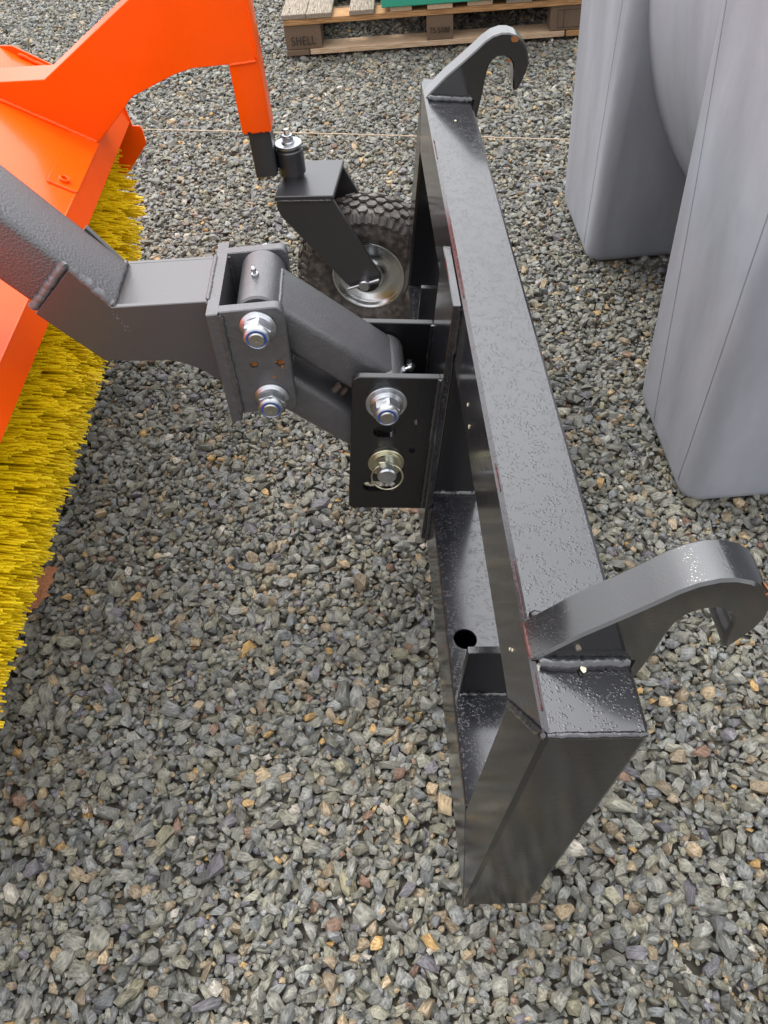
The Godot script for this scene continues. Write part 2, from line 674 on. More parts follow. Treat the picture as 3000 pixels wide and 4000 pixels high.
func build_ground() -> void:
	var g := MeshInstance3D.new()
	var pl := PlaneMesh.new()
	pl.size = Vector2(500, 500)
	g.mesh = pl
	g.material_override = M["damp earth"]
	g.name = "ground"
	add_child(g)
	g.position = Vector3(0, -0.03, 0)
	tag(g, "damp earth under the loose gravel of the yard", "ground", "", "structure")

	var r := RandomNumberGenerator.new()
	r.seed = 77
	var kinds := []
	for i in 24:
		kinds.append(hull(stone_points(r)).mesh())
	# heights of the pile so far, on a grid
	var cs := 0.004
	var x0 := -2.7
	var z0 := -5.0
	var nx := 1250
	var nz := 1390
	var field := PackedFloat32Array()
	field.resize(nx * nz)
	field.fill(-0.028)
	var places := []
	var tints := []
	for i in kinds.size():
		places.append([]); tints.append([])
	var left := func(z: float) -> float: return -0.98 + 0.30 * (z - 0.25)
	var right := func(z: float) -> float: return 0.72 - 0.27 * (z - 0.25)
	for layer in 3:
		var count: int = [76000, 61000, 50000][layer]
		for i in count:
			var x := 0.0
			var z := 0.0
			var low := 1e9
			for attempt in 3 if layer < 2 else 5:
				var zz := 0.0
				var la := 0.0
				var ra := 0.0
				# same number per square metre at every depth
				for again in 20:
					zz = r.randf_range(-4.75, 0.42)
					la = left.call(zz)
					ra = right.call(zz)
					if r.randf() * 4.6 < ra - la: break
				var xx := r.randf_range(la, ra)
				var hh: float = field[int((zz - z0) / cs) * nx + int((xx - x0) / cs)]
				if hh < low:
					low = hh; x = xx; z = zz
			var s := 0.0060 + 0.0068 * pow(r.randf(), 1.6)
			if r.randf() < 0.05: s *= 1.35
			if layer == 2: s = r.randf_range(0.003, 0.006)
			var sx := s * r.randf_range(0.85, 1.6)
			var sz := s * r.randf_range(0.65, 1.05)
			var sy := s * r.randf_range(0.45, 0.85)
			var tilt := r.randfn(0.0, 0.32)
			var yaw := r.randf_range(0, TAU)
			var roll := r.randfn(0.0, 0.28)
			var ix := int((x - x0) / cs)
			var iz := int((z - z0) / cs)
			var rad := (sx + sz) * 0.5
			var cells := int(rad / cs) + 1
			var base := 0.0
			var half := int(rad * 0.55 / cs + 0.5)
			base = field[iz * nx + ix] * 2.0 + field[iz * nx + ix + half] + field[iz * nx + ix - half] + field[(iz + half) * nx + ix] + field[(iz - half) * nx + ix]
			base /= 6.0
			var y := base + sy * 0.62
			if y > 0.008: y = minf(y, 0.008 + sy * 0.2)
			for dz in range(-cells, cells + 1):
				for dx in range(-cells, cells + 1):
					var d := (dx * dx + dz * dz) * cs * cs / (rad * rad)
					if d < 1.0:
						var at := (iz + dz) * nx + ix + dx
						var hh := y + sy * sqrt(1.0 - d) * 0.95
						if hh > field[at]: field[at] = hh
			var b := Basis.from_euler(Vector3(tilt, yaw, roll)) * Basis.from_scale(Vector3(sx, sy, sz))
			var k := r.randi_range(0, kinds.size() - 1)
			places[k].append(Transform3D(b, Vector3(x, y - 0.004, z)))
			tints[k].append(stone_color(r))
	var root := Node3D.new()
	root.name = "gravel"
	add_child(root)
	tag(root, "loose angular grey green gravel with tan and ochre stones covering the yard", "gravel", "", "stuff")
	for i in kinds.size():
		var mm := MultiMesh.new()
		mm.transform_format = MultiMesh.TRANSFORM_3D
		mm.use_colors = true
		mm.mesh = kinds[i]
		mm.instance_count = places[i].size()
		for j in places[i].size():
			mm.set_instance_transform(j, places[i][j])
			mm.set_instance_color(j, tints[i][j])
		var mi := MultiMeshInstance3D.new()
		mi.multimesh = mm
		mi.material_override = M["crushed stone"]
		mi.name = "stones"
		root.add_child(mi, true)
		tag(mi, "", "", "", "stuff")

# ---------------------------------------------------------------- grey tank
func build_tank() -> void:
	var t := rooted(thing("water_tank", Vector3(0.9, 0, -1.32), "grey moulded plastic tank with two broad feet and a rounded belly at right", "tank"))
	var m: Material = M["grey polythene"]
	# feet: rounded columns that flare a little as they rise
	for leg in [[-0.712, 0.07, -1.045, -0.015], [-1.575, 0.135, -1.925, -0.04]]:
		var mb := MB.new()
		var rows := []
		var ys := [0.0, 0.006, 0.02, 0.06, 0.2, 0.4, 0.6, 0.8, 1.0, 1.1]
		for y in ys:
			var zn: float = leg[0] + leg[1] * y
			var zf: float = leg[2] + leg[3] * y
			var ins := 0.0
			if y == 0.0: ins = 0.010
			elif y == 0.006: ins = 0.004
			elif y == 0.02: ins = 0.001
			var p := rpoly([Vector2(0.4955 + ins, zf + ins), Vector2(1.35, zf + ins), Vector2(1.35, zn - ins), Vector2(0.4955 + ins, zn - ins)], [0.03, 0.03, 0.03, 0.036], 8)
			rows.append([y - 0.008, p])
		var k: int = rows[0][1].size()
		var norm := func(ri: int, i: int) -> Vector3:
			var p: PackedVector2Array = rows[ri][1]
			var e: Vector2 = (p[(i + 1) % k] - p[(i + k - 1) % k]).normalized()
			var rl := maxi(0, ri - 1)
			var rh := mini(rows.size() - 1, ri + 1)
			var up := Vector3(rows[rh][1][i].x - rows[rl][1][i].x, rows[rh][0] - rows[rl][0], rows[rh][1][i].y - rows[rl][1][i].y).normalized()
			var al := Vector3(e.x, 0, e.y)
			var nn := al.cross(up).normalized()
			var outw := Vector3(p[i].x - 0.92, 0, p[i].y - (leg[0] + leg[2]) * 0.5)
			return nn if nn.dot(outw) > 0.0 else -nn
		for ri in rows.size() - 1:
			for i in k:
				var j := (i + 1) % k
				var a: Vector2 = rows[ri][1][i]
				var b: Vector2 = rows[ri][1][j]
				var c: Vector2 = rows[ri + 1][1][j]
				var d: Vector2 = rows[ri + 1][1][i]
				mb.quad_n(Vector3(a.x, rows[ri][0], a.y), Vector3(b.x, rows[ri][0], b.y), Vector3(c.x, rows[ri + 1][0], c.y), Vector3(d.x, rows[ri + 1][0], d.y), norm.call(ri, i), norm.call(ri, j), norm.call(ri + 1, j), norm.call(ri + 1, i))
		for cap in [0, rows.size() - 1]:
			var cp: PackedVector2Array = rows[cap][1]
			for i in range(1, k - 1):
				mb.flat(Vector3(cp[0].x, rows[cap][0], cp[0].y), Vector3(cp[i].x, rows[cap][0], cp[i].y), Vector3(cp[i + 1].x, rows[cap][0], cp[i + 1].y), Vector3(0, -1.0 if cap == 0 else 1.0, 0))
		var foot := part("foot", mb, m, t)
		# mould parting lines
		if leg[0] > -1.0:
			for s in [[[0.0, -0.9265], [0.25, -0.955], [0.5, -0.984], [0.75, -1.022], [1.0, -1.04]], [[0.0, -0.752], [0.08, -0.7445], [0.2, -0.737], [0.33, -0.7285], [0.45, -0.722], [0.585, -0.713], [0.8, -0.70], [1.0, -0.69]]]:
				var sm := MB.new()
				var path := []
				for q in s:
					path.append(Vector3(0.4950, q[0] + 0.02, q[1]))
				sweep(sm, path, 0.0010, 6)
				var so := part("seam", sm, m, foot)
				so.position = Vector3.ZERO
		else:
			for zz in [-1.63]:
				var sm := MB.new()
				var path := []
				for i in 7:
					path.append(Vector3(0.4953, 0.02 + i * 0.15, zz + 0.11 * i * 0.15 + 0.002 * sin(i * 2.0)))
				sweep(sm, path, 0.0007, 5)
				var so := part("seam", sm, m, foot)
				so.position = Vector3.ZERO
	# belly: a barrel lying along the tank
	var bm := MB.new()
	lathe(bm, Vector3(1.354, 0.742, -1.9), Vector3(0, 0, 1), [Vector2(0.0, 0.0), Vector2(0.0, 0.80), Vector2(0.03, 0.83), Vector2(0.06, 0.8346), Vector2(1.02, 0.8346), Vector2(1.06, 0.825), Vector2(1.08, 0.78), Vector2(1.08, 0.0)], 120, true)
	for i in bm.v.size():
		if bm.v[i].y < 0.05: bm.v[i].y = 0.05
	part("belly", bm, m, t)

# ---------------------------------------------------------------- pallet
func build_pallet() -> void:
	var dir := Vector3(0.9979, 0, 0.0645)
	var back := Vector3(0.0645, 0, -0.9979)
	var o := Vector3(-0.3697, 0.0, -3.2604)
	var t := rooted(thing("wooden_pallet", o + dir * 0.6 + back * 0.4, "wooden pallet of pale boards on brown chipboard blocks behind the frame", "pallet"))
	var P := func(x: float, y: float, d: float) -> Vector3: return o + dir * x + Vector3(0, y, 0) + back * d
	var board := func(called: String, x: float, w: float, y: float, h: float, d: float, l: float, m: String) -> MeshInstance3D:
		var mb := MB.new()
		var cen: Vector3 = P.call(x + w / 2, y + h / 2, d + l / 2)
		var j := rng.randf_range(-0.004, 0.004)
		rbox(mb, cen + back * j, dir, Vector3.UP, back, w, h, l, 0.0025)
		return part(called, mb, M[m], t)
	# bottom boards
	board.call("bottom_board", 0.098, 1.016, 0.003, 0.02, 0.0, 0.1, "pale wood x")
	board.call("bottom_board", 0.098, 1.016, 0.003, 0.02, 0.42, 0.1, "pale wood x")
	board.call("bottom_board", 0.098, 1.016, 0.003, 0.02, 0.7, 0.1, "weathered wood x")
	board.call("bottom_board", 0.0, 0.094, 0.003, 0.02, 0.0, 0.8, "chip wood x")
	board.call("bottom_board", 1.12, 0.08, 0.003, 0.02, 0.0, 0.8, "orange wood z")
	# blocks
	for d in [0.0, 0.35, 0.7]:
		for b in [[0.002, 0.146], [0.57, 0.105], [1.055, 0.145]]:
			var blk: MeshInstance3D = board.call("block", b[0], b[1], 0.0245, 0.088, d + 0.003, 0.1, "chip wood x")
			if d == 0.0:
				var txt := ""
				if b[0] < 0.1: txt = "SHELL"
				elif b[0] < 0.6: txt = "T5 5086"
				var face: Vector3 = P.call(b[0] + b[1] / 2, 0.0685, -0.0035)
				var bz := Basis(dir, Vector3.UP, -back)
				if txt:
					var tm := TextMesh.new()
					var sf := SystemFont.new()
					sf.font_names = PackedStringArray(["Droid Sans"])
					tm.font = sf
					tm.text = txt
					tm.font_size = 32
					tm.depth = 0.002
					tm.pixel_size = 0.00115 if txt == "SHELL" else 0.00074
					var lt := part_mesh("stencil_lettering", tm, M["stencil ink"], blk)
					lt.transform = Transform3D(bz * Basis.from_scale(Vector3(1.0, 1.1, 1.0)), face + Vector3(0, -0.012 if txt == "SHELL" else -0.008, 0))
				else:
					var sm := MB.new()
					for q in [[-0.045, 0.0, 0.0015, 0.062], [-0.022, 0.0, 0.0015, 0.062], [0.008, 0.031, 0.106, 0.0015], [0.008, -0.031, 0.106, 0.0015], [0.06, 0.0, 0.0015, 0.062]]:
						rbox(sm, face + dir * q[0] + Vector3(0, q[1], 0), dir, Vector3.UP, back, q[2], q[3], 0.002, 0.0)
					var so := part("stencil_border", sm, M["stencil ink"], blk)
					so.position = Vector3.ZERO
	# stringers under the deck
	board.call("stringer_board", 0.004, 1.192, 0.1135, 0.021, 0.0, 0.1, "orange wood x")
	board.call("stringer_board", 0.004, 1.192, 0.1135, 0.021, 0.35, 0.1, "orange wood x")
	board.call("stringer_board", 0.004, 1.192, 0.1135, 0.021, 0.7, 0.1, "pale wood x")
	# deck boards run away from the camera
	var wood := ["weathered wood z", "weathered wood z", "weathered wood z", "pale wood z", "pale wood z", "pale wood z", "weathered wood z", "orange wood z"]
	var spots := [[0.0, 0.098], [0.1, 0.1], [0.27, 0.098], [0.43, 0.085], [0.575, 0.098], [0.73, 0.098], [0.88, 0.098], [1.045, 0.15]]
	for i in spots.size():
		board.call("deck_board", spots[i][0], spots[i][1], 0.136, 0.017, -0.006, 0.81, wood[i])
	# nail heads
	for q in [[0.03, 0.03], [0.028, 0.07], [0.065, 0.05], [0.125, 0.03], [0.13, 0.065], [0.29, 0.04], [0.34, 0.07]]:
		var nm := MB.new()
		lathe(nm, P.call(q[0], 0.153, q[1]), Vector3.UP, [Vector2(0, 0.004), Vector2(0.0008, 0.0038), Vector2(0.0008, 0)], 8)
		part("nail_head", nm, M["stencil ink"], t)

	# green box standing on it
	var gb := thing("green_crate", P.call(0.82, 0.1535, 0.4), "green steel crate standing on the wooden pallet", "crate")
	rooted(gb)
	var mb := MB.new()
	rbox(mb, P.call(0.82, 0.1545 + 0.25, -0.016 + 0.36), dir, back, Vector3.UP, 0.846, 0.72, 0.5, 0.006)
	part("body", mb, M["green paint"], gb)
	mb = MB.new()
	rbox(mb, P.call(0.82, 0.663, -0.016 + 0.36), dir, back, Vector3.UP, 0.87, 0.744, 0.014, 0.006)
	part("rim", mb, M["green paint"], gb)
	for sx in [0.43, 1.2]:
		mb = MB.new()
		rbox(mb, P.call(sx, 0.6, -0.0195), dir, back, Vector3.UP, 0.04, 0.006, 0.09, 0.002)
		part("lug", mb, M["green paint"], gb)

# ---------------------------------------------------------------- nuts, washers, pins
func lock_nut(at: Vector3, parent: Node3D, flange := 0.0265, extra := 0.0) -> void:
	var z := Vector3(0, 0, 1)
	var lift := 0.0
	if extra > 0.0:
		var wm := MB.new()
		lathe(wm, at + z * 0.0005, z, [Vector2(0, 0), Vector2(0, extra), Vector2(0.004, extra), Vector2(0.0048, extra - 0.0012), Vector2(0.0048, 0)], 32)
		part("washer", wm, M["zinc"], parent)
		lift = 0.005
	var mb := MB.new()
	var o := at + z * (lift + 0.0005)
	lathe(mb, o, z, [Vector2(0, 0), Vector2(0, flange), Vector2(0.003, flange), Vector2(0.0055, flange - 0.003), Vector2(0.0075, 0.0215), Vector2(0.0075, 0.0)], 32)
	prism(mb, hexpoly(0.0385), o + z * 0.0072, Vector3(1, 0, 0), Vector3(0, 1, 0), z, 0.0165, 0.0012)
	lathe(mb, o + z * 0.0235, z, [Vector2(0, 0.0195), Vector2(0.004, 0.0192), Vector2(0.007, 0.0175), Vector2(0.0078, 0.0152), Vector2(0.0072, 0.0145)], 28, true)
	var nut := part("lock_nut", mb, M["zinc"], parent)
	var rm := MB.new()
	lathe(rm, o + z * 0.0235, z, [Vector2(0.0072, 0.0146), Vector2(0.0068, 0.0122), Vector2(0.002, 0.0122)], 28)
	part("nylon_ring", rm, M["blue nylon"], nut).position = Vector3.ZERO
	var bm := MB.new()
	lathe(bm, o + z * 0.02, z, [Vector2(0, 0.012), Vector2(0.0125, 0.012), Vector2(0.0145, 0.0106), Vector2(0.0142, 0.003), Vector2(0.0136, 0.0)], 24)
	part("bolt_end", bm, M["bolt end steel"], nut).position = Vector3.ZERO

# ---------------------------------------------------------------- sweeper
func build_sweeper() -> void:
	var S := rooted(thing("sweeper_attachment", Vector3(-0.35, 0, -0.75), "orange sweeper attachment with yellow brush, grey arm and black coupling frame", "sweeper"))
	# the frame and its linkage were drawn at a full 600 mm; the real frame is smaller and hangs clear of the ground
	unit = 0.915
	unit_at = Vector3(-0.00295, 0.10005, 0.02581)
	build_frame(S)
	build_linkage(S)
	unit = 1.0
	build_hood(S)
	build_caster(S)
	build_brush(S)

func build_frame(S: Node3D) -> void:
	var wet: Material = M["wet black enamel"]
	var blk: Material = M["black enamel"]
	var gloss: Material = M["gloss black enamel"]
	var W := 0.0934
	# rails and posts with mitred ends
	var zy := func(pts: Array, mb: MB, bevel := 0.005) -> void:
		var p := PackedVector2Array()
		for q in pts: p.append(Vector2(q[0], q[1]))
		prism(mb, p, F(0, 0, 0), FZ, FY, FX, W, bevel)
	var mb := MB.new()
	zy.call([[0.0, 0.528], [-1.445, 0.528], [-1.3535, 0.4185], [-0.0915, 0.4185]], mb)
	var top := part("top_rail", mb, wet, S)
	mb = MB.new()
	zy.call([[0.0, 0.5278], [-0.092, 0.4183], [-0.1075, 0.1055], [-0.0155, 0.0]], mb)
	var post := part("side_post", mb, gloss, S)
	mb = MB.new()
	zy.call([[-1.445, 0.5278], [-1.353, 0.4183], [-1.353, 0.1055], [-1.445, 0.0]], mb)
	part("side_post", mb, gloss, S)
	# bottom rail: hollow, so that the hole in its top shows the dark inside
	mb = MB.new()
	var zl := -0.1075
	var zr := -1.353
	var holes := [circle(0.0282, -0.3695, 0.0185, 20), circle(0.0282, -1.0755, 0.0185, 20)]
	prism(mb, rpoly([Vector2(0, zr), Vector2(W, zr), Vector2(W, zl), Vector2(0, zl)], 0.0), F(0, 0.105, 0), FX, FZ, -FY, 0.006, 0.0018, holes)
	for wx in [0.0, W - 0.006]:
		prism(mb, PackedVector2Array([Vector2(-0.0155, 0.0), Vector2(zl, 0.0985), Vector2(zr, 0.0985), Vector2(-1.445, 0.0)]), F(wx, 0, 0), FZ, FY, FX, 0.006, 0.0015)
	prism(mb, PackedVector2Array([Vector2(-0.03, 0.001), Vector2(-0.036, 0.007), Vector2(-1.43, 0.007), Vector2(-1.436, 0.001)]), F(0.0062, 0, 0), FZ, FY, FX, W - 0.0124)
	part("bottom_rail", mb, wet, S)
	mb = MB.new()
	rbox(mb, F(W / 2 - 0.002, 0.262, -0.728), FX, FZ, FY, W - 0.008, 0.094, 0.313, 0.006)
	part("centre_post", mb, blk, S)
	# hooks
	var hp := [[0.0, 0.529], [0.0085, 0.5405], [0.036, 0.571], [0.066, 0.5985], [0.088, 0.6195], [0.102, 0.634], [0.116, 0.6445], [0.132, 0.6505], [0.146, 0.6512], [0.160, 0.6475], [0.173, 0.6395], [0.184, 0.627], [0.1905, 0.611], [0.1925, 0.598], [0.190, 0.583], [0.184, 0.566], [0.177, 0.5515], [0.172, 0.5500], [0.1695, 0.5575], [0.1665, 0.574], [0.165, 0.587], [0.1615, 0.599], [0.1535, 0.608], [0.142, 0.6112], [0.131, 0.6095], [0.1215, 0.603], [0.1155, 0.591], [0.1128, 0.572], [0.1115, 0.545], [0.1085, 0.515], [0.1045, 0.490], [0.099, 0.472], [0.0945, 0.466], [0.0945, 0.529]]
	var poly := PackedVector2Array()
	for q in hp: poly.append(Vector2(q[0], q[1]))
	var n := 0
	for z in [-0.0721, -1.3412]:
		mb = MB.new()
		prism(mb, poly, F(0, 0, z), FX, FY, -FZ, 0.045, 0.0025)
		var hk := part("hook", mb, M["hook enamel"], S)
		bead(F(0.006, 0.531, z + 0.003), F(W - 0.002, 0.531, z + 0.003), 0.0072, wet, hk)
		bead(F(0.006, 0.531, z - 0.048), F(W - 0.002, 0.531, z - 0.048), 0.0062, wet, hk)
		# bare and rusty spots where the hook has rubbed
		var spots := [[0.158, 0.6415, 0.008, 0.007], [0.1525, 0.604, 0.006, 0.003]]
		if n == 0: spots = [[0.180, 0.6325, 0.004, 0.0018], [0.187, 0.6215, 0.0025, 0.006]]
		for q in spots:
			mb = MB.new()
			var sp := PackedVector2Array()
			for i in 9:
				var g := TAU * i / 9
				var rr := rng.randf_range(0.7, 1.1)
				sp.append(Vector2(q[0] + q[2] * cos(g) * rr, q[1] + q[3] * sin(g) * rr))
			prism(mb, sp, F(0, 0, z + 0.0006), FX, FY, -FZ, 0.001)
			part("rust_patch", mb, M["rust"], hk).position = Vector3.ZERO
		if n == 0:
			mb = MB.new()
			for i in range(10, 13):
				var a := poly[i]
				var b := poly[i + 1]
				var e := (b - a).normalized()
				var nn := Vector2(-e.y, e.x)
				if nn.dot(a - Vector2(0.145, 0.6)) < 0: nn = -nn
				var pa := a + nn * 0.0006
				var pb := b + nn * 0.0006
				mb.quad(F(pa.x, pa.y, z - 0.0035), F(pb.x, pb.y, z - 0.0035), F(pb.x, pb.y, z - 0.0035 - 0.013 * (i - 8.5) / 3.0 - 0.004), F(pa.x, pa.y, z - 0.0035 - 0.013 * (i - 9.5) / 3.0 - 0.002), FX * nn.x + FY * nn.y)
			part("rust_patch", mb, M["rust"], hk).position = Vector3.ZERO
		n += 1
	# rusty primer showing along the upper left edge
	for seg in [[-0.062, -0.03], [-0.19, -0.125], [-0.33, -0.29], [-0.86, -0.79], [-0.76, -0.66], [-1.16, -1.09]]:
		var zz: float = seg[0]
		mb = MB.new()
		while zz < seg[1]:
			var l := rng.randf_range(0.003, 0.009)
			var wd := 0.0008 + rng.randf() * rng.randf() * 0.0035
			var ci := F(0.0024, 0.5256, zz + l / 2) + (FX + FY).normalized() * 0.0003
			rbox(mb, ci, (FX - FY).normalized(), (FX + FY).normalized(), FZ, wd, 0.001, l * 0.98, 0.0)
			zz += l
		part("primer_edge", mb, M["red primer"], top).position = Vector3.ZERO
	bead(F(0.0015, 0.527, -0.116), F(0.0015, 0.5275, -0.076), 0.003, M["red primer"], top)
	bead(F(0.0005, 0.524, -0.003), F(0.0005, 0.422, -0.089), 0.0048, wet, post)
	bead(F(0.003, 0.5268, -0.001), F(W - 0.003, 0.5268, -0.001), 0.0034, wet, post)
	# locking plates standing on the bottom rail
	for z in [-0.274, -1.166]:
		mb = MB.new()
		prism(mb, rpoly([Vector2(0.0075, 0.106), Vector2(W - 0.004, 0.106), Vector2(W - 0.004, 0.217), Vector2(0.0075, 0.217)], 0.002, 2), F(0, 0, z), FX, FY, -FZ, 0.012, 0.0012)
		var lp := part("lock_plate", mb, blk, S)
		bead(F(0.01, 0.1065, z + 0.001), F(W - 0.008, 0.1065, z + 0.001), 0.0042, wet, lp)
	# mounting plate and clevis plates
	mb = MB.new()
	prism(mb, rpoly([Vector2(-0.648, 0.012), Vector2(-0.808, 0.012), Vector2(-0.808, 0.5195), Vector2(-0.648, 0.5195)], 0.003, 2), F(-0.0125, 0, 0), FZ, FY, FX, 0.012, 0.0012)
	var mp := part("mounting_plate", mb, wet, S)
	bead(F(-0.002, 0.515, -0.647), F(-0.001, 0.44, -0.647), 0.0055, wet, mp)
	bead(F(-0.001, 0.10, -0.647), F(-0.001, 0.015, -0.647), 0.006, wet, mp)
	bead(F(0.004, 0.107, -0.679), F(0.088, 0.107, -0.679), 0.0055, wet, mp)
	mb = MB.new()
	var slot := rpoly([Vector2(-0.124, 0.1155), Vector2(-0.065, 0.1155), Vector2(-0.065, 0.1405), Vector2(-0.124, 0.1405)], 0.0124, 5)
	var slot2 := rpoly([Vector2(-0.112, 0.2455), Vector2(-0.074, 0.2455), Vector2(-0.074, 0.2705), Vector2(-0.112, 0.2705)], 0.0124, 5)
	var hs := [slot, slot2, circle(-0.0433, 0.2807, 0.0062, 12), circle(-0.0435, 0.2165, 0.0062, 12)]
	var cp := rpoly([Vector2(-0.148, 0.071), Vector2(-0.013, 0.0695), Vector2(-0.013, 0.371), Vector2(-0.1485, 0.371)], [0.009, 0.0, 0.0, 0.012], 4)
	prism(mb, cp, F(0, 0, -0.673), FX, FY, -FZ, 0.012, 0.0012, hs)
	var c1 := part("clevis_plate", mb, blk, S)
	bead(F(-0.0135, 0.369, -0.672), F(-0.0135, 0.075, -0.672), 0.005, wet, c1)
	mb = MB.new()
	prism(mb, cp, F(0, 0.003, -0.813), FX, FY, -FZ, 0.012, 0.0012, hs)
	var c2 := part("clevis_plate", mb, blk, S)
	bead(F(-0.0135, 0.372, -0.812), F(-0.0135, 0.078, -0.812), 0.0045, wet, c2)
	# little nut on the far clevis plate
	mb = MB.new()
	prism(mb, hexpoly(0.0155), F(-0.0443, 0.2865, -0.8135), FX, FY, FZ, 0.007, 0.0008)
	lathe(mb, F(-0.0443, 0.2865, -0.8065), FZ, [Vector2(0, 0.0072), Vector2(0.003, 0.0062), Vector2(0.003, 0.0045), Vector2(0.006, 0.004), Vector2(0.006, 0)], 14)
	part("small_nut", mb, M["zinc"], S)
	# paint chips
	for q in [[0.045, 0.5335, -0.0615, 0.0055], [0.05, 0.5283, -1.245, 0.004], [-0.0004, 0.462, -0.505, 0.004], [-0.0004, 0.45, -0.475, 0.0045], [-0.0004, 0.475, -0.118, 0.003], [-0.0004, 0.466, -0.125, 0.003]]:
		mb = MB.new()
		var side: bool = q[0] < 0.0
		var ax := FY if side else FX
		var nn := -FX if side else FY
		var pp := PackedVector2Array()
		for i in 7:
			pp.append(Vector2(cos(TAU * i / 7) * q[3] * 0.5, sin(TAU * i / 7) * q[3] * rng.randf_range(0.6, 0.8)))
		prism(mb, pp, F(q[0], q[1], q[2]), FZ if side else FX, ax if side else FZ, nn, 0.0006)
		part("paint_chip", mb, M["paint chip"], top).position = Vector3.ZERO

